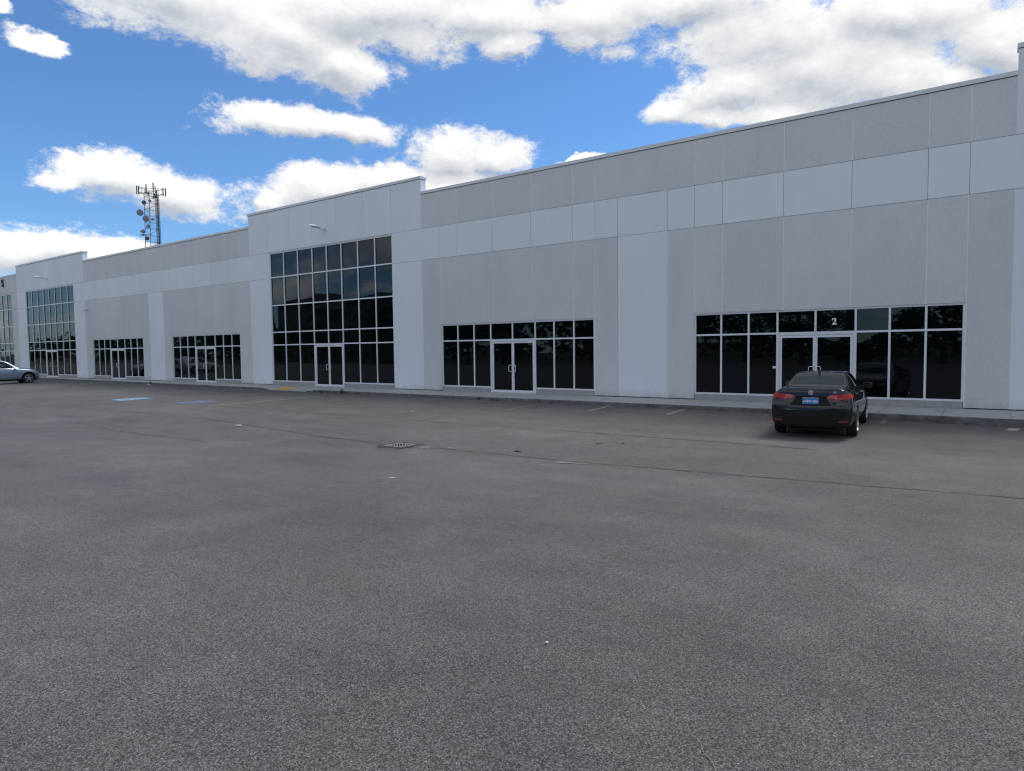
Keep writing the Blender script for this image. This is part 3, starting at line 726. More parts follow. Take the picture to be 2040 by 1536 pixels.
def interp_st(st, n):
    """Catmull-Rom style resample of the station table, keeping every given station."""
    return st
def body_mesh(name, st, wheels, rw, mats, arch_w):
    def ring(s):
        y, zb, zs, zt, w, wb, wr = s; hs = zs-zb; hg = zt-zs
        return [(0, zb), (.80*w, zb), (.955*w, zb+.10*hs), (.99*w, zb+.30*hs), (w, zb+.55*hs), (.992*w, zb+.80*hs), (wb+(w-wb)*.45, zs-.02*hs), (wb, zs+.02*hg),
                (wb+(wr-wb)*.30, zs+.33*hg), (wb+(wr-wb)*.66, zs+.68*hg), (wr+(wb-wr)*.04, zs+.89*hg), (wr*.88, zs+.972*hg), (wr*.5, zt-.004), (0, zt)]
    vs = []; H = len(ring(st[0])); N = 2*H-2
    for s in st:
        r_ = ring(s); vs += [(x, s[0], z) for x, z in r_]+[(-x, s[0], z) for x, z in r_[-2:0:-1]]
    fs = [(k*N+i, k*N+(i+1) % N, (k+1)*N+(i+1) % N, (k+1)*N+i) for k in range(len(st)-1) for i in range(N)]
    def cap(b, flip):
        out = []
        for i in range(H-1):   # ladder across the section
            q = (b+i, b+i+1, b+(N-i-1) % N, b+(N-i) % N)
            q = tuple(dict.fromkeys(q)); out.append(q if not flip else q[::-1])
        return out
    fs += cap(0, False)+cap((len(st)-1)*N, True)
    me = bpy.data.meshes.new(name); me.from_pydata(vs, [], fs)
    bm = bmesh.new(); bm.from_mesh(me); bmesh.ops.recalc_face_normals(bm, faces=bm.faces); bm.to_mesh(me); bm.free()
    o = link_mesh(name, me)
    ss = o.modifiers.new('s', 'SUBSURF'); ss.levels = ss.render_levels = 2
    dg = bpy.context.evaluated_depsgraph_get(); dg.update(); m2 = bpy.data.meshes.new_from_object(o.evaluated_get(dg)); o.modifiers.clear(); o.data = m2
    bvh = BVHTree.FromPolygons([v.co.copy() for v in m2.vertices], [tuple(p.vertices) for p in m2.polygons])
    cut = MB()
    for (yw) in wheels:
        for s in (-1, 1): cut.lathe([(.0005, s*.48), (rw+.045, s*.48), (rw+.055, s*(arch_w+.35)), (.0005, s*(arch_w+.35))], 40, 'x', (0, yw, rw+.01))
    co = cut.build('cut', under, weld=True)
    bo = o.modifiers.new('b', 'BOOLEAN'); bo.object = co; bo.operation = 'DIFFERENCE'; bo.solver = 'EXACT'
    dg = bpy.context.evaluated_depsgraph_get(); dg.update(); m3 = bpy.data.meshes.new_from_object(o.evaluated_get(dg)); o.modifiers.clear(); o.data = m3
    bpy.data.objects.remove(co)
    m3.materials.clear()
    for q in mats: m3.materials.append(q)
    for p in m3.polygons:
        c = p.center; p.material_index = 0; p.use_smooth = True
        for yw in wheels:
            d = math.hypot(c.y-yw, c.z-rw-.01)
            if d < rw+.062 and abs(c.x) < arch_w-.02: 
                n = p.normal
                rad = Vector((0, c.y-yw, c.z-rw-.01)).normalized()
                if abs(n.x) > .97 and abs(c.x) < .55 or n.dot(rad) < -.8: p.material_index = 1
        if p.normal.z < -.6 and c.z < .34: p.material_index = 1
    m3.set_sharp_from_angle(angle=R(32))
    return o, bvh
def conform(bvh, A, B, axis, nu, nv, lift, name, m, parent, thick=.006):
    """patch between polylines A and B given in the plane across `axis` ('+x','-x','-y','+y','+z'), dropped on the body"""
    def sample(P_, n):
        L_ = [0]; 
        for a, b in zip(P_, P_[1:]): L_.append(L_[-1]+math.hypot(b[0]-a[0], b[1]-a[1]))
        out = []
        for k in range(n+1):
            t = L_[-1]*k/n; i = 0
            while i < len(P_)-2 and L_[i+1] < t: i += 1
            f = (t-L_[i])/max(1e-9, L_[i+1]-L_[i]); out.append((P_[i][0]+(P_[i+1][0]-P_[i][0])*f, P_[i][1]+(P_[i+1][1]-P_[i][1])*f))
        return out
    a_, b_ = sample(A, nu), sample(B, nu); vs = []; back = []
    dirs = {'+x': Vector((-1, 0, 0)), '-x': Vector((1, 0, 0)), '+y': Vector((0, -1, 0)), '-y': Vector((0, 1, 0)), '+z': Vector((0, 0, -1))}[axis]
    for i in range(nu+1):
        for j in range(nv+1):
            t = j/nv; p = (a_[i][0]*(1-t)+b_[i][0]*t, a_[i][1]*(1-t)+b_[i][1]*t)
            if axis[1] == 'x': o_ = Vector((0, p[0], p[1]))-dirs*5
            elif axis[1] == 'y': o_ = Vector((p[0], 0, p[1]))-dirs*5
            else: o_ = Vector((p[0], p[1], 0))-dirs*5
            h = bvh.ray_cast(o_, dirs)
            q = h[0] if h[0] is not None else bvh.find_nearest(o_+dirs*4.2)[0]
            n_ = h[1] if h[1] is not None else -dirs
            if n_.dot(dirs) > 0: n_ = -n_
            vs.append(q+n_*lift); back.append(q-n_*thick)
    W_ = nv+1; f = [(i*W_+j, (i+1)*W_+j, (i+1)*W_+j+1, i*W_+j+1) for i in range(nu) for j in range(nv)]
    mb = MB(); mb.add(vs, f); K = len(vs)
    bound = [i*W_ for i in range(nu+1)]+[nu*W_+j for j in range(1, W_)]+[i*W_+nv for i in range(nu-1, -1, -1)]+[j for j in range(nv-1, 0, -1)]
    mb.add(back, []); mb.f += [(bound[k], bound[(k+1) % len(bound)], K+bound[(k+1) % len(bound)], K+bound[k]) for k in range(len(bound))]; mb.m += [0]*len(bound)
    return mb.build(name, m, parent, smooth=True)
def seam_line(bvh, pts, axis, w, parent, name='panel_gap', m=None):
    P_ = [Vector(p) for p in pts]; A, B = [], []
    for k, p in enumerate(P_):
        q = P_[min(k+1, len(P_)-1)]-P_[max(k-1, 0)]; n = Vector((-q.y, q.x)).normalized()*w/2; A.append(tuple(p-n)); B.append(tuple(p+n))
    L_ = sum((b-a).length for a, b in zip(P_, P_[1:]))
    return conform(bvh, A, B, axis, max(4, int(L_/.05)), 1, .0012, name, m or trim, parent, .004)
def wheel(parent, x, y, r_, w, side, style):
    e = empty('wheel', (0, 0, 0)); e.parent = parent; e.location = (x, y, r_)
    s = side; mb = MB(); rr = r_*.70
    mb.lathe([(rr, -w/2), (r_-.03, -w/2), (r_-.008, -w/2+.015), (r_, -w/2+.05), (r_, w/2-.05), (r_-.008, w/2-.015), (r_-.03, w/2), (rr, w/2)], 48, 'x')
    for q in mb.v: pass
    ty = mb.build('tyre', rubber, e, smooth=True)
    mb = MB(); o_ = s*(w/2-.012)
    mb.lathe([(rr+.002, s*(w/2-.002)), (rr-.014, s*(w/2+.002)), (rr-.022, o_-s*.02), (rr-.026, -s*w/2)], 48, 'x')
    mb.lathe([(.001, o_+s*.0), (.05, o_), (.062, o_-s*.012), (.062, o_-s*.05)], 20, 'x')
    for k in range(5):
        for dk in ((-.16, .16) if style == 'twin' else (0,)):
            t0 = 2*math.pi*k/5+.3+dk*.5; t1 = 2*math.pi*k/5+.3+dk*1.25; hw = .017 if style == 'twin' else .045
            a = Vector((0, math.cos(t0), math.sin(t0)))*.05; b = Vector((0, math.cos(t1), math.sin(t1)))*(rr-.012)
            d = (b-a).normalized(); n = d.cross(Vector((1, 0, 0)))
            wa, wb_ = hw*1.15, hw*(1.0 if style == 'twin' else .72)
            q = [a-n*wa, a+n*wa, b+n*wb_, b-n*wb_]; xo, xi = o_-s*.004, o_-s*.03
            mb.add([(xo, p.y, p.z) for p in q]+[(xi, p.y, p.z) for p in q], [(0, 1, 2, 3), (4, 5, 6, 7), (0, 1, 5, 4), (1, 2, 6, 5), (2, 3, 7, 6), (3, 0, 4, 7)])
    mb.build('rim', alloy, e, smooth=True)
    mb = MB(); mb.lathe([(.002, o_-s*.05), (rr-.02, o_-s*.055)], 32, 'x'); mb.build('brake_disc', under, e)
    return e
def mirror_part(parent, x, y, z, s, m, m2):
    mb = MB(); vs = []; n = 12
    for k, (dy, sc) in enumerate(((-.07, .9), (-.055, 1.0), (0, .97), (.05, .7), (.075, .25))):
        for i in range(n):
            t = 2*math.pi*i/n; cx = abs(math.cos(t))**.6*math.copysign(1, math.cos(t)); cz = abs(math.sin(t))**.7*math.copysign(1, math.sin(t))
            vs.append((x+s*(.12+.115*sc*cx), y+dy, z+.075*sc*cz))
    mb.add(vs, [(k*n+i, k*n+(i+1) % n, (k+1)*n+(i+1) % n, (k+1)*n+i) for k in range(4) for i in range(n)]+[tuple(range(4*n, 5*n))])
    mb.tube((x-s*.03, y+.02, z-.05), (x+s*.06, y, z-.02), .028, .024)
    o = mb.build('side_mirror', m, parent, smooth=True)
    mb = MB(); mb.add([(q[0]*.985+(x+s*.12)*.015, q[1]+.004, q[2]) for q in vs[:n]], [tuple(range(n))]); mb.build('mirror_glass', m2, o)
    return o
def sedan():
    root = empty('sedan', label='black sedan parked nose in at the door with number 2, dark tinted windows', cat='car')
    st = [(-2.275, .40, .58, .62, .46, .42, .28), (-2.262, .33, .66, .70, .66, .62, .44), (-2.235, .28, .74, .77, .77, .72, .54), (-2.195, .25, .84, .87, .82, .74, .60), (-2.175, .24, .92, .965, .845, .75, .63),
          (-2.16, .235, .975, 1.07, .855, .755, .64), (-2.11, .23, 1.0, 1.115, .866, .77, .64), (-1.98, .225, 1.005, 1.122, .878, .785, .64), (-1.80, .22, 1.005, 1.122, .888, .795, .63), (-1.60, .22, 1.0, 1.13, .893, .80, .60), (-1.40, .22, .99, 1.175, .895, .80, .585),
          (-1.1, .215, .97, 1.285, .896, .80, .58), (-.75, .21, .952, 1.375, .896, .80, .575), (-.4, .20, .945, 1.41, .896, .80, .57), (0, .20, .938, 1.415, .896, .80, .57), (.35, .20, .932, 1.395, .896, .80, .57), (.7, .20, .928, 1.30, .896, .80, .58),
          (1.0, .20, .922, 1.15, .894, .795, .61), (1.22, .20, .912, 1.03, .892, .79, .65), (1.45, .20, .89, .965, .888, .78, .66), (1.8, .20, .84, .90, .875, .765, .62), (2.05, .21, .775, .83, .84, .73, .58), (2.18, .24, .69, .75, .75, .66, .5), (2.26, .32, .58, .62, .58, .5, .35)]
    RW = .325
    body, bvh = body_mesh('body', st, (-1.335, 1.335), RW, [paint_black, under], .90); body.parent = root
    C = lambda A, B, ax, nm, m, nu=20, nv=8, lift=.0025, par=root, thick=.006: conform(bvh, A, B, ax, nu, nv, lift, nm, m, par, thick)
    # rear window (across y), windscreen, side windows (across x)
    C([(-.63, 1.145), (-.3, 1.16), (0, 1.165), (.3, 1.16), (.63, 1.145)], [(-.50, 1.365), (-.25, 1.384), (0, 1.388), (.25, 1.384), (.50, 1.365)], '-y', 'rear_window', car_glass, 24, 10)
    C([(-.66, 1.03), (0, 1.055), (.66, 1.03)], [(-.50, 1.34), (0, 1.372), (.50, 1.34)], '+y', 'windscreen', car_glass, 24, 10)
    for s in ('+x', '-x'):
        w = C([(-.62, .985), (.05, .975)], [(-.48, 1.325), (.02, 1.345)], s, 'side_window', car_glass, 10, 8)
        w = C([(.10, .975), (.98, .985)], [(.07, 1.345), (.40, 1.325)], s, 'side_window', car_glass, 12, 8)
        w = C([(-.93, 1.0), (-.67, .987)], [(-.80, 1.20), (-.56, 1.315)], s, 'side_window', car_glass, 8, 6)
        seam_line(bvh, [(-1.0, .988), (-.62, .968), (.05, .958), (1.02, .965)], s, .014, root, 'window_trim', chrome)
        for yy in (.06, 1.06): seam_line(bvh, [(yy, .94), (yy-.01, .6), (yy+.02, .3)], s, .007, root)
        seam_line(bvh, [(-1.06, .95), (-1.0, .78), (-.9, .6), (-.86, .3)], s, .007, root)
        seam_line(bvh, [(-1.0, .30), (0, .28), (.92, .30)], s, .02, root, 'sill_trim', trim)
        for yy in (-.82, .22):
            h = conform(bvh, [(yy-.09, .845), (yy+.09, .84)], [(yy-.09, .875), (yy+.09, .87)], s, 6, 2, .022, 'door_handle', paint_black, root, .0)
        seam_line(bvh, [(-1.62, .86), (-1.0, .82), (0, .79), (1.0, .775)], s, .006, root, 'crease', trim) if False else None
    # tail lamps: outer block on the wing, inner taper on the boot lid
    for s in (-1, 1):
        f = lambda L_: [(s*x, z) for x, z in L_]
        tl = C(f([(.845, .892), (.70, .888), (.60, .872), (.56, .858)]), f([(.838, .992), (.70, .992), (.60, .985), (.555, .98)]), '-y', 'tail_lamp', lamp_red, 14, 6, .008)
        C(f([(.552, .863), (.50, .892), (.44, .898), (.34, .905)]), f([(.548, .98), (.48, .974), (.42, .967), (.385, .957)]), '-y', 'lamp_lens', lamp_pink, 10, 4, .008, tl)
        C(f([(.54, .843), (.34, .876)]), f([(.54, .851), (.342, .885)]), '-y', 'lamp_strip', lamp_red, 8, 1, .010, tl)
        conform(bvh, [(-2.17, .89), (-2.06, .93)], [(-2.16, .985), (-2.05, .98)], '+x' if s > 0 else '-x', 8, 4, .006, 'lamp_side', lamp_red, tl)
        C(f([(.78, .395), (.58, .385)]), f([(.79, .43), (.60, .415)]), '-y', 'reflector', refl_red, 6, 2, .004)
        C(f([(.80, .45), (.56, .445)]), f([(.80, .463), (.57, .457)]), '-y', 'bumper_crease', trim, 6, 1, .002)
    C([(-.44, .735), (0, .728), (.44, .735)], [(-.36, .86), (-.3, .935), (0, .935), (.3, .935), (.36, .86)], '-y', 'plate_recess', under, 16, 5, .001)
    C([(-.33, .935), (0, .940), (.33, .935)], [(-.33, .955), (0, .962), (.33, .955)], '-y', 'boot_garnish', paint_black, 12, 2, .018)
    seam_line(bvh, [(-.50, .84), (-.47, .745), (-.40, .70), (0, .692), (.40, .70), (.47, .745), (.50, .84)], '-y', .009, root)
    seam_line(bvh, [(-.80, .85), (-.70, .825), (-.5, .81)], '-y', .007, root); seam_line(bvh, [(.80, .85), (.70, .825), (.5, .81)], '-y', .007, root)
    C([(-.60, .23), (-.45, .27), (0, .275), (.45, .27), (.60, .23)], [(-.66, .30), (-.46, .355), (0, .36), (.46, .355), (.66, .30)], '-y', 'bumper_insert', trim, 16, 3, .002)
    # number plate
    h = bvh.ray_cast(Vector((0, -5, .83)), Vector((0, 1, 0)))[0]; py = h.y-.022
    mb = MB(); mb.box(-.168, .168, py, py+.008, .748, .912); plate = mb.build('number_plate', mat('plate_rim', (.42, .45, .50), .45), root)
    pb = mat('plate_blue', (.05, .20, .48), .4); mb = MB(); mb.box(-.160, .160, py-.002, py-.0002, .76, .90); mb.build('plate_face', pb, plate)
    pw = mat('plate_ink', (.75, .82, .95), .5)
    def txt(s_, size, x, z, m, nm, yy, par, off=.0): 
        me = text_mesh(s_, size, .001, nm, m, off); me.transform(Matrix.Translation((x, yy, z)) @ Euler((R(90), 0, 0)).to_matrix().to_4x4()); o_ = link_mesh(nm, me, par); return o_
    txt('CMEX 208', .066, 0, .828, pw, 'plate_number', py-.0035, plate, .0015); 
    # emblem: ring with a caliper-like mark
    h = bvh.ray_cast(Vector((0, -5, 1.02)), Vector((0, 1, 0)))[0]; ey = h.y-.012; mb = MB()
    rg = .052; n = 28
    vs = [(q*math.cos(2*math.pi*i/n)*1.0, ey-dy, 1.02+q*.92*math.sin(2*math.pi*i/n)) for q, dy in ((rg, 0), (rg, .006), (rg-.011, .006), (rg-.011, 0)) for i in range(n)]
    mb.add(vs, [(k*n+i, k*n+(i+1) % n, (k+1)*n+(i+1) % n, (k+1)*n+i) for k in range(3) for i in range(n)])
    for s in (-1, 1):
        q = [(s*.006, 1.06), (s*.018, 1.06), (s*.028, .985), (s*.013, .985)]; mb.add([(x, ey-.006, z) for x, z in q]+[(x, ey+.01, z) for x, z in q], [(0, 1, 2, 3), (0, 1, 5, 4), (1, 2, 6, 5), (2, 3, 7, 6), (3, 0, 4, 7)])
    mb.box(-.018, .018, ey-.0055, ey+.01, 1.018, 1.027); mb.box(-.008, .008, ey-.0057, ey+.01, 1.05, 1.06)
    mb.build('emblem', badge, root)
    h = bvh.ray_cast(Vector((.50, -5, 1.025)), Vector((0, 1, 0)))[0]; txt('ILX', .048, .50, 1.027, badge, 'model_badge', h.y-.006, root, .0015)
    # shark-fin aerial, brake light, spoiler, sills, exhaust, roof edge
    mb = MB(); mb.add([(-.022, -.78, 1.362), (.022, -.78, 1.362), (.018, -.62, 1.395), (-.018, -.62, 1.395), (-.004, -.80, 1.45), (.004, -.80, 1.45), (.003, -.72, 1.44), (-.003, -.72, 1.44)], [(0, 1, 5, 4), (1, 2, 6, 5), (2, 3, 7, 6), (3, 0, 4, 7), (4, 5, 6, 7)]); mb.build('aerial', trim, root)
    C([(-.10, 1.352), (.10, 1.352)], [(-.10, 1.362), (.10, 1.362)], '-y', 'brake_lamp', mat('dark_red_lamp', (.12, .06, .06), .3), 6, 1, .004)
    mb = MB(); mb.box(-.5, .5, -2.1, 2.0, .17, .22); mb.box(-.75, .75, -1.0, 1.0, .19, .24); mb.build('underbody', under, root)
    mb = MB(); mb.lathe([(.03, -2.2), (.03, -2.0), (.026, -2.0), (.026, -2.2)], 14, 'y', (.48, 0, .24)); mb.build('exhaust', chrome, root)
    for s in (-1, 1):
        C([(s*.78, .66), (s*.45, .64)], [(s*.70, .73), (s*.5, .71)], '+y', 'headlight', lamp_clear, 8, 4, .004)
        mirror_part(root, s*.83, .80, 1.01, s, paint_black, mirror_dark)
        for y in (-1.335, 1.335): wheel(root, s*.79, y, RW, .215, s, 'twin')
    return root
def crossover(paint, name, label):
    root = empty(name, label=label, cat='car')
    st = [(-2.28, .48, .80, .84, .55, .5, .35), (-2.26, .40, .92, 1.0, .74, .66, .52), (-2.22, .34, 1.0, 1.2, .84, .76, .60), (-2.14, .31, 1.03, 1.42, .88, .80, .62), (-2.0, .29, 1.04, 1.55, .905, .82, .62), (-1.7, .28, 1.05, 1.62, .92, .83, .62), (-1.2, .27, 1.05, 1.67, .925, .835, .61),
          (-.7, .26, 1.05, 1.69, .925, .835, .60), (-.2, .26, 1.045, 1.665, .925, .835, .60), (.15, .26, 1.035, 1.56, .925, .835, .61), (.45, .26, 1.02, 1.38, .925, .83, .63), (.70, .26, 1.0, 1.20, .922, .825, .67), (.88, .26, .99, 1.10, .92, .82, .70), (1.1, .26, .975, 1.065, .918, .81, .69),
          (1.45, .27, .945, 1.035, .915, .80, .66), (1.8, .28, .89, .975, .90, .78, .62), (2.02, .30, .82, .89, .86, .74, .57), (2.15, .33, .72, .79, .77, .67, .5), (2.22, .40, .60, .66, .60, .52, .4)]
    st = [(y if y < 1.5 else 1.5+(y-1.5)*.87, .3+(zb-.3), .3+(zs-.3)*1.15, .3+(zt-.3)*1.10, w, wb, wr) for (y, zb, zs, zt, w, wb, wr) in st]
    RW = .37
    body, bvh = body_mesh('body', st, (-1.30, 1.36), RW+.035, [paint, under], .93); body.parent = root
    C = lambda A, B, ax, nm, m, nu=16, nv=8, lift=.003, par=root, thick=.006: conform(bvh, A, B, ax, nu, nv, lift, nm, m, par, thick)
    C([(-.68, 1.252), (0, 1.263), (.68, 1.252)], [(-.55, 1.622), (0, 1.655), (.55, 1.622)], '-y', 'rear_window', car_glass)
    C([(-.70, 1.230), (0, 1.263), (.70, 1.230)], [(-.54, 1.734), (0, 1.778), (.54, 1.734)], '+y', 'windscreen', car_glass)
    for s in ('+x', '-x'):
        C([(-1.72, 1.196), (-1.28, 1.185)], [(-1.5, 1.554), (-1.22, 1.666)], s, 'side_window', car_glass, 6, 6)
        C([(-1.22, 1.185), (-.42, 1.179)], [(-1.15, 1.678), (-.45, 1.722)], s, 'side_window', car_glass, 10, 6)
        C([(-.36, 1.179), (.56, 1.168)], [(-.38, 1.722), (-.02, 1.666)], s, 'side_window', car_glass, 10, 6)
        seam_line(bvh, [(-1.75, 1.179), (-.4, 1.160), (.62, 1.146)], s, .02, root, 'window_trim', chrome)
        for yy in (-.39, .60): seam_line(bvh, [(yy, 1.03), (yy, .7), (yy+.02, .38)], s, .008, root)
        seam_line(bvh, [(-1.1, 1.03), (-.98, .8), (-.88, .45)], s, .008, root)
        seam_line(bvh, [(-.88, .36), (0, .34), (.92, .36)], s, .06, root, 'sill_trim', trim)
        for yy in (-1.0, -.15): conform(bvh, [(yy-.1, 1.006), (yy+.1, 1.000)], [(yy-.1, 1.041), (yy+.1, 1.036)], s, 6, 2, .02, 'door_handle', paint, root, 0)
    for s in (-1, 1):
        C([(s*.80, .76), (s*.45, .74)], [(s*.78, .86), (s*.50, .83)], '+y', 'headlight', lamp_clear, 8, 4, .004)
        C([(s*.84, 0.972), (s*.70, 0.972)], [(s*.80, 1.218), (s*.72, 1.218)], '-y', 'tail_lamp', lamp_red, 6, 4, .006)
        mirror_part(root, s*.93, .50, 1.10, s, paint, chrome)
        for y in (-1.30, 1.36): wheel(root, s*.81, y, RW, .225, s, 'five')
    C([(-.35, .60), (.35, .60)], [(-.38, .74), (.38, .74)], '+y', 'grille', trim, 8, 3, .003)
    mb = MB(); mb.box(-.7, .7, -2.0, 2.0, .23, .28); mb.build('underbody', under, root)
    return root
car = sedan(); car.location = (-3.52, 18.86, G(-3.5, 18.9)+.002); car.rotation_euler = (R(.9), 0, R(3.7)); car.scale = (1.015, 1.035, 1.055)
suv = crossover(paint_silver, 'crossover', 'silver blue crossover car cut off by the left edge of the photo')
suv.location = (-59.75, 18.1, G(-59.75, 18.1)+.0); suv.rotation_euler = (R(.6), 0, R(-3))
def copy_tree(o, parent=None):
    c = o.copy(); COL.objects.link(c); c.parent = parent
    for ch in list(o.children): copy_tree(ch, c)
    return c
w2 = copy_tree(suv); w2['label'] = 'white crossover car seen reflected in the dark shopfront left of the tall window'; w2.location = (-71.4, 7.8, G(-71.4, 7.8)); w2.rotation_euler = (0, 0, R(180))
for ch in w2.children:
    if ch.type == 'MESH' and any(m_ is paint_silver for m_ in ch.data.materials):
        ch.data = ch.data.copy()
        for i, m_ in enumerate(ch.data.materials):
            if m_ is paint_silver: ch.data.materials[i] = paint_white

# ================================================================ lattice mast
def mast():
    e = empty('radio_mast', (-131.35, 64.8, -.5), label='tall three-sided lattice radio mast with dishes and panel antennas behind the roof', cat='radio mast')
    # legs: left, rear-middle, right (the right one carries the cables); view direction is about (-.89,.45)
    vd = Vector((-.894, .447, 0)); rt = Vector((.447, .894, 0))      # right in the picture
    top = 33.2; hw = 1.13
    def leg(k, z):
        t = 1+(top-z)*.010; return {0: rt*(-hw*t)-vd*.3, 1: rt*(-.30*t)+vd*(1.5*t)*-1, 2: rt*(hw*t*.95)-vd*-.5}[k]+Vector((0, 0, z))
    lg = [MB() for _ in range(3)]
    for k in range(3): lg[k].tube(leg(k, 0), leg(k, top), .075, .06, 8); lg[k].build('leg', MAT['steel'], e, smooth=True)
    br = MB(); z = 8.0; i = 0
    while z < top-.1:
        h = 1.22
        for a, b in ((0, 1), (1, 2), (2, 0)):
            br.tube(leg(a, z), leg(b, z), .028, n=5)
            if (i+a) % 2: br.tube(leg(a, z), leg(b, min(top, z+h)), .024, n=5)
            else: br.tube(leg(b, z), leg(a, min(top, z+h)), .024, n=5)
        z += h; i += 1
    for a, b in ((0, 1), (1, 2), (2, 0)): br.tube(leg(a, top-.05), leg(b, top-.05), .035, n=5)
    br.build('bracing', MAT['steel'], e)
    cb = MB()
    for q in range(9):
        off = rt*(-.42+q*.085)-vd*(.16+.05*(q % 2)); cb.tube(leg(2, 0)+off, leg(2, top-.2)+off, .027, n=6)
    z = 8
    while z < top-1: cb.tube(leg(2, z)+rt*-.5-vd*.1, leg(2, z)+rt*.36-vd*.1, .03, n=4); z += .8
    cb.build('cables', MAT['cable'], e)
    pf = MB(); ctr = Vector((0, 0, 0))+rt*.1
    def pt(u, w, z): return ctr+rt*u+vd*w+Vector((0, 0, z))
    tri = [(-2.2, -.4), (2.2, -.9), (.2, 2.0)]; 
    for z in (top-.25, top+.75):
        for (a, b) in ((tri[0], tri[1]), (tri[1], tri[2]), (tri[2], tri[0])): pf.tube(pt(*a, z), pt(*b, z), .045, n=6)
    for (a, b) in ((tri[0], tri[1]), (tri[1], tri[2]), (tri[2], tri[0])):
        for f in (.25, .5, .75): pf.tube(pt(a[0]+(b[0]-a[0])*f, a[1]+(b[1]-a[1])*f, top-.25), pt(a[0]+(b[0]-a[0])*f, a[1]+(b[1]-a[1])*f, top+.75), .03, n=5)
    for k in range(3): pf.tube(leg(k, top), pt(*tri[k if k != 1 else 2], top-.2), .04, n=5)
    pf.build('platform', MAT['steel'], e)
    for (u, w, z0, h, wd) in ((-2.42, -.5, top-.5, 1.55, .17), (-2.12, -.3, top-.45, 1.5, .17), (-.85, .2, top-.1, 1.75, .2), (.35, -.3, top+.1, 1.8, .22), (.68, .6, top+.2, 1.3, .16), (2.0, -.7, top-.45, 1.4, .17), (2.42, -.9, top-.5, 1.45, .2), (.9, -.6, top-.7, 1.2, .2)):
        mb = MB(); c_ = pt(u, w, 0); mb.box(-wd/2, wd/2, -.07, .07, 0, h); mb.tube((0, .16, -.25), (0, .16, h+.1), .035, n=6); mb.box(-.03, .03, .07, .16, h*.3, h*.3+.08)
        mb.xform(Matrix.Translation((c_.x, c_.y, z0)) @ Matrix.Rotation(math.atan2(rt.y, rt.x)+R(10*u), 4, 'Z')); mb.build('antenna', MAT['panel'], e)
    for (u, z0) in ((-.55, top-.4), (.45, top-.5), (.75, top-.9), (.35, top-1.1)):
        mb = MB(); c_ = pt(u, -.4, 0); mb.box(-.16, .16, -.1, .1, 0, .42); mb.xform(Matrix.Translation((c_.x, c_.y, z0))); mb.build('radio_box', MAT['dish_dark'], e)
    for (px, pz, r_, mt, tilt) in DISHES:
        mb = MB(); mb.lathe([(.02, -.24), (r_*.6, -.20), (r_*.9, -.08), (r_, 0), (r_, .14), (r_*.96, .16), (r_*.5, .19), (.001, .2)], 24, 'y')
        mb.tube((0, -.24, 0), (0, -.55, 0), .05); mb.tube((0, -.5, -.2), (0, -.5, .2), .05)
        c_ = rt*px-vd*.45+Vector((0, 0, pz))
        mb.xform(Matrix.Translation(c_) @ Matrix.Rotation(math.atan2(-vd.y, -vd.x)-math.pi/2+tilt, 4, 'Z')); mb.build('dish', MAT[mt], e, smooth=True)
    return e
DISHES = [(-1.25, 31.2, .40, 'dish_dark', .5), (-.20, 31.6, .27, 'dish', -.4), (-1.95, 29.25, .60, 'dish', .35), (-1.0, 28.2, .56, 'dish', .1), (.15, 28.15, .24, 'dish', -.5), (-.62, 26.75, .36, 'dish', .7), (-1.60, 25.75, .37, 'dish', .9), (-1.55, 25.1, .18, 'dish_dark', .9), (-.93, 24.45, .38, 'dish_dark', .3)]
mast()

# ================================================================ plants
def weed(x, y, z, h, n, seed, label):
    r_ = random.Random(seed); mb = MB()
    for k in range(n):
        a = r_.uniform(0, 6.28); l = h*r_.uniform(.4, 1); lean = r_.uniform(.1, .7)*l; p0 = Vector((r_.uniform(-.09, .09)*h*4, r_.uniform(-.02, .02), 0)); d = Vector((math.cos(a), math.sin(a), 0))
        p1 = p0+d*lean*.35+Vector((0, 0, l*.6)); p2 = p0+d*lean+Vector((0, 0, l)); w = Vector((-d.y, d.x, 0))*.006
        mb.add([p0-w, p0+w, p1+w*1.4, p1-w*1.4, p2], [(0, 1, 2, 3), (3, 2, 4)])
        for q in range(4):
            c_ = p0.lerp(p2, r_.uniform(.3, 1)); s_ = r_.uniform(.012, .03); u = Vector((r_.uniform(-1, 1), r_.uniform(-1, 1), r_.uniform(-.4, .8))).normalized(); v = u.orthogonal().normalized()
            mb.add([c_, c_+u*s_+v*s_*.5, c_+u*s_*2, c_+u*s_-v*s_*.5], [(0, 1, 2, 3)])
    o = mb.build('weed', MAT['weed']); o.location = (x, y, z); tag(o, label, 'weed', 'weeds growing along the kerb'); return o
WEEDS = [(-45.6, .0, .22, 12), (-41.2, .04, .10, 8), (-27.7, .0, .09, 10), (-27.2, 0, .12, 14), (-26.7, 0, .10, 12), (-26.1, 0, .08, 12), (-25.6, .0, .26, 22), (-25.3, 0, .12, 14), (-24.6, 0, .07, 10), (-17.0, 0, .16, 9), (-16.3, 0, .07, 12), (-16.05, 0, .06, 9), (-28.3, 0, .06, 9), (-43.5, 0, .06, 7)]
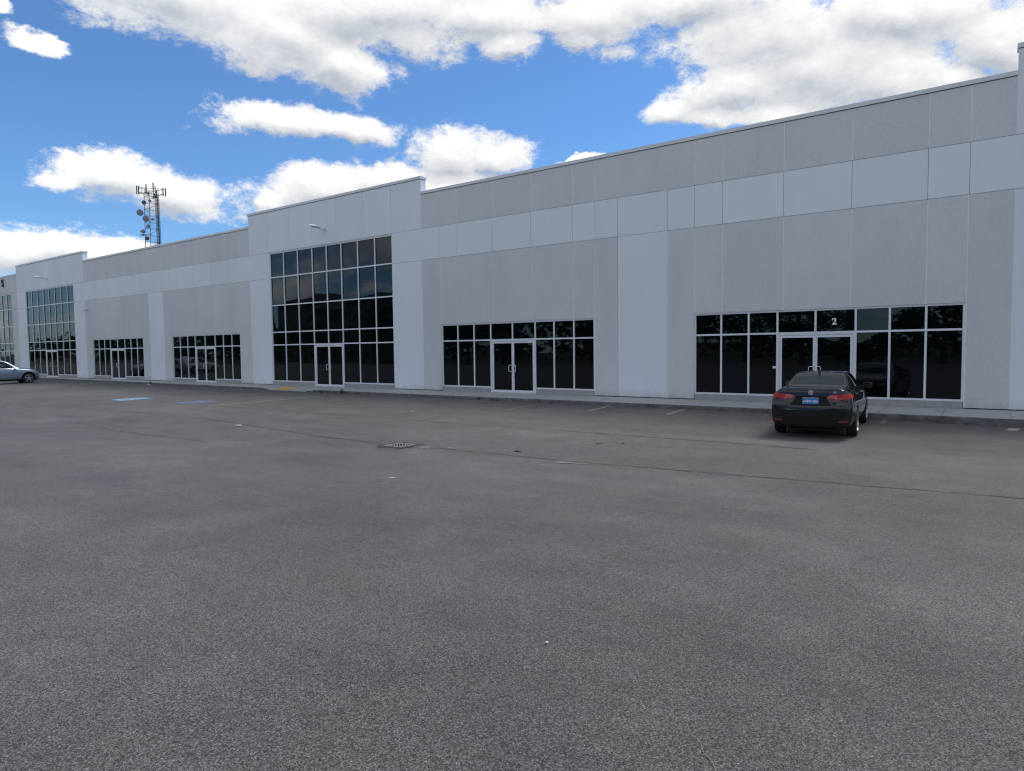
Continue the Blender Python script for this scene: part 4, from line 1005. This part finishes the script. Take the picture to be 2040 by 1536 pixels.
WL = ['tall weed at the kerb below the shopfront with the white car reflection', 'short weed at the kerb near the middle of the far shopfront', 'small weed clump at the right edge of the yellow plate', 'low weed clump second from the yellow plate', 'low weed clump third from the yellow plate',
      'low weed clump fourth from the yellow plate', 'tall bushy weed at the kerb in front of the tall window door', 'short weed right beside the tall bushy weed', 'thin low weed just past the tall bushy weed', 'sparse upright weed at the kerb before the double door of the middle shopfront',
      'low weed patch at the kerb below the door handles of the middle shopfront', 'smallest weed at the kerb right of the middle shopfront patch', 'tiny weed on the dropped kerb beside the yellow plate', 'tiny weed at the kerb between the two far shopfronts']
for i, (x, dy, h, n) in enumerate(WEEDS): weed(x, kerb_y(x)-.03+dy, zk(x)-.005, h, n, 40+i, WL[i])

def tree_proto(kind, seed):
    r_ = random.Random(seed); t = empty('tree', cat='tree', label='x')
    H = 11 if kind == 'leafy' else 13
    mb = MB(); mb.tube((0, 0, 0), (.1, 0, H*.35), .24, .17); mb.tube((.1, 0, H*.35), (0, .1, H*.85), .17, .04)
    if kind == 'leafy':
        for k in range(9):
            a = r_.uniform(0, 6.28); z = H*r_.uniform(.28, .6); mb.tube((.05, 0, z), (math.cos(a)*2.6, math.sin(a)*2.6, z+r_.uniform(1.5, 3)), .09, .02)
    mb.build('trunk', MAT['bark'], t)
    mb = MB(); N_ = 4600
    lob = [(Vector((r_.uniform(-2, 2), r_.uniform(-2, 2), H*r_.uniform(.4, .88))), r_.uniform(.9, 1.8)) for _ in range(16)]
    for k in range(N_):
        if kind == 'leafy':
            c_, rad = r_.choice(lob); u = Vector((r_.gauss(0, 1), r_.gauss(0, 1), r_.gauss(0, .8))).normalized(); p = c_+u*rad*r_.uniform(.65, 1.08); s_ = r_.uniform(.12, .26)
        else:
            f = r_.random()**.75; z = 1.2+(H-1.2)*f; a = r_.uniform(0, 6.28); lay = .75+.25*math.sin(z*6+a*2); rad = (1-f)*2.6*lay*r_.uniform(.45, 1)+.05; p = Vector((math.cos(a)*rad, math.sin(a)*rad, z-rad*.25)); s_ = r_.uniform(.12, .28)
        u = Vector((r_.gauss(0, 1), r_.gauss(0, 1), r_.gauss(0, .6))).normalized(); v = u.orthogonal().normalized()
        mb.add([p-u*s_, p+v*s_*.6, p+u*s_, p-v*s_*.6], [(0, 1, 2, 3)])
    mb.build('crown', MAT['leaf'] if kind == 'leafy' else MAT['conifer'], t); return t
TREES = [(-64, -30, .95, 0), (-58, -33, 1.1, 1), (-55, -27, .85, 0), (-70, -34, 1.0, 0), (-40, -26, 1.0, 0), (-35, -31, 1.2, 1), (-44.5, -36, .55, 0), (-30, -27, .9, 0), (-23, -30, 1.0, 0), (-16, -27, 1.1, 0), (-12.5, -32, .6, 1), (-3.5, -26, 1.0, 0), (1.5, -29, 1.1, 0), (6, -25, .9, 1), (12, -29, 1, 0),
         (-78, -36, 1.1, 0), (-84, -40, 1.2, 1), (-91, -38, 1.1, 0), (-150, -44, 1.0, 0), (-163, -50, .9, 0), (-180, -60, 1.0, 0), (-200, -60, .8, 1), (-225, -60, .9, 0), (-250, -66, .9, 0), (-104, -35, .8, 0), (-113, -36, .75, 0), (-121, -37, .8, 1)]
protos = [tree_proto('leafy', 5), tree_proto('needle', 6)]; used = [False, False]
side = ['leafy tree', 'dark conifer']
for i, (x, y, s_, k) in enumerate(TREES):
    o = protos[k] if not used[k] else copy_tree(protos[k]); used[k] = True
    o.location = (x, y, -.5); o.scale = (s_*1.25, s_*1.25, s_); o.rotation_euler.z = i*1.7
    o['label'] = '%s across the lot seen only as a dark reflection in the windows' % side[k]; o['group'] = '%ss reflected in the glass' % side[k]
wm = MB(); r_ = random.Random(77)
for k in range(16000):
    x = r_.uniform(-420, 120); hh = 8+3*math.sin(x*.05)+2*math.sin(x*.13+1)+1.5*math.sin(x*.37); z = hh*r_.random()**.6; s_ = r_.uniform(.5, 1.1)
    p_ = Vector((x, -88+r_.uniform(-6, 6), z-.5)); u = Vector((r_.gauss(0, 1), r_.gauss(0, 1), r_.gauss(0, .6))).normalized(); v = u.orthogonal().normalized()
    wm.add([p_-u*s_, p_+v*s_*.7, p_+u*s_, p_-v*s_*.7], [(0, 1, 2, 3)])
tag(wm.build('woods', MAT['leaf']), 'far wood across the lot, a dark mass in the window reflections', 'woods', kind='stuff')
# apartment block across the lot, seen mirrored in the tall window
ap = empty('apartment_building', (-112, -52, -.5), label='apartment block with hipped roofs across the lot, seen mirrored in the tall window', cat='apartment building')
mb = MB(); mb.box(-17, 16, -7, 7, 0, 11); mb.box(-17.5, -10, -7.6, 7.6, 0, 13.6); mb.box(5, 11.5, -7.6, 7.6, 0, 13.0); mb.build('wall', MAT['brick'], ap)
for (x0, x1, z, h) in ((-18.3, -9.2, 13.6, 2.0), (4.3, 12.2, 13.0, 1.7), (-9.2, 4.3, 11, 2.1), (12.2, 16.8, 11, 1.6)):
    mb = MB(); c_ = (x0+x1)/2; w_ = (x1-x0)/2-1.6; mb.add([(x0, -8.2, z), (x1, -8.2, z), (x1, 8.2, z), (x0, 8.2, z), (c_-w_*.5, -2.4, z+h), (c_+w_*.5, -2.4, z+h), (c_+w_*.5, 2.4, z+h), (c_-w_*.5, 2.4, z+h)], [(0, 1, 5, 4), (1, 2, 6, 5), (2, 3, 7, 6), (3, 0, 4, 7), (4, 5, 6, 7), (3, 2, 1, 0)])
    mb.build('roof', MAT['roofdark'], ap)
for fl in range(4):
    for k in range(9):
        x = -15.2+k*3.6; y = 7.6 if (-17.5 < x < -10 or 5 < x < 11.5) else 7
        if abs(x+10) < .8 or abs(x-5) < .7 or abs(x-11.5) < .7: continue
        mb = MB(); mb.box(x-.65, x+.65, y-.02, y+.03, 1.1+fl*2.7, 2.6+fl*2.7); mb.build('window', MAT['glass2'], ap)

# ================================================================ litter
def litter(name, x, y, pts, h, m, label, cat, rz=0):
    n = len(pts); mb = MB(); c, s = math.cos(rz), math.sin(rz)
    P2 = [(a*c-b*s, a*s+b*c) for a, b in pts]; r_ = random.Random(int(x*100))
    mb.add([(a, b, r_.uniform(0, h*.4)) for a, b in P2]+[(a*.9, b*.9, h*r_.uniform(.6, 1)) for a, b in P2], [tuple(range(n, 2*n))]+[(i, (i+1) % n, n+(i+1) % n, n+i) for i in range(n)])
    o = mb.build(name, m); o.location = (x, y, G(x, y)+.004); tag(o, label, cat); return o
LF = [(-.06, 0), (-.03, .022), (.02, .03), (.055, .012), (.085, 0), (.05, -.016), (.01, -.026), (-.035, -.018)]
litter('leaf', -8.32, 7.98, [(a*.95, b*1.2) for a, b in LF], .012, mat('yellow_leaf', (.42, .37, .22), .7), 'small dry yellow leaf on the asphalt nearer than the drain', 'leaf', .8)
litter('pebble', -2.43, 3.75, [(-.011, -.006), (0, -.011), (.011, -.005), (.012, .006), (0, .011), (-.011, .007)], .012, mat('white_stone', (.68, .68, .66), .8), 'small white pebble alone on the near asphalt', 'pebble')
litter('leaf', -8.40, 11.84, [(a*1.1, b*1.6) for a, b in LF], .02, mat('dark_leaf', (.02, .017, .014), .8), 'curled dark leaf right of the drain beside the asphalt joint', 'leaf', .9)
litter('leaf', -7.35, 13.62, [(a*.9, b*1.3) for a, b in LF], .015, mat('brown_leaf', (.06, .05, .04), .8), 'brown leaf beyond the pale patch in the lot', 'leaf', .3)
litter('leaf', -6.86, 13.88, [(a*.6, b*1) for a, b in LF], .015, mat('grey_leaf', (.05, .045, .04), .8), 'small dark leaf right of the brown leaf in the lot', 'leaf', 1.3)
paper = mat('paper_white', (.6, .58, .54), .8)
litter('paper_scrap', -18.74, 11.59, [(-.09, -.03), (.08, -.05), (.10, .05), (-.05, .06)], .05, paper, 'pale paper scrap on the asphalt joint left of the drain', 'paper scrap', .5)
litter('paper_scrap', -44.9, 21.5, [(-.12, -.03), (.12, -.05), (.12, .05), (-.05, .06)], .05, paper, 'white paper scrap lying against the far kerb', 'paper scrap', .2)
litter('paper_scrap', -16.37, 16.73, [(-.05, -.03), (.05, -.03), (.05, .04), (-.04, .04)], .04, paper, 'tiny white scrap on the asphalt before the middle shopfront', 'paper scrap', .2)
tw = MB(); r_ = random.Random(9); p = [Vector((-1.19, 3.22, 0)), Vector((-1.14, 3.17, 0)), Vector((-1.10, 3.10, 0)), Vector((-1.04, 3.05, 0)), Vector((-.99, 2.97, 0))]
p = [Vector((q.x, q.y, G(q.x, q.y)+.009)) for q in p]; tw.path(p, .0016, 6)
tag(tw.build('twig', mat('pale_straw', (.32, .29, .23), .8)), 'pale dry stalk lying on the near asphalt at the bottom', 'twig')
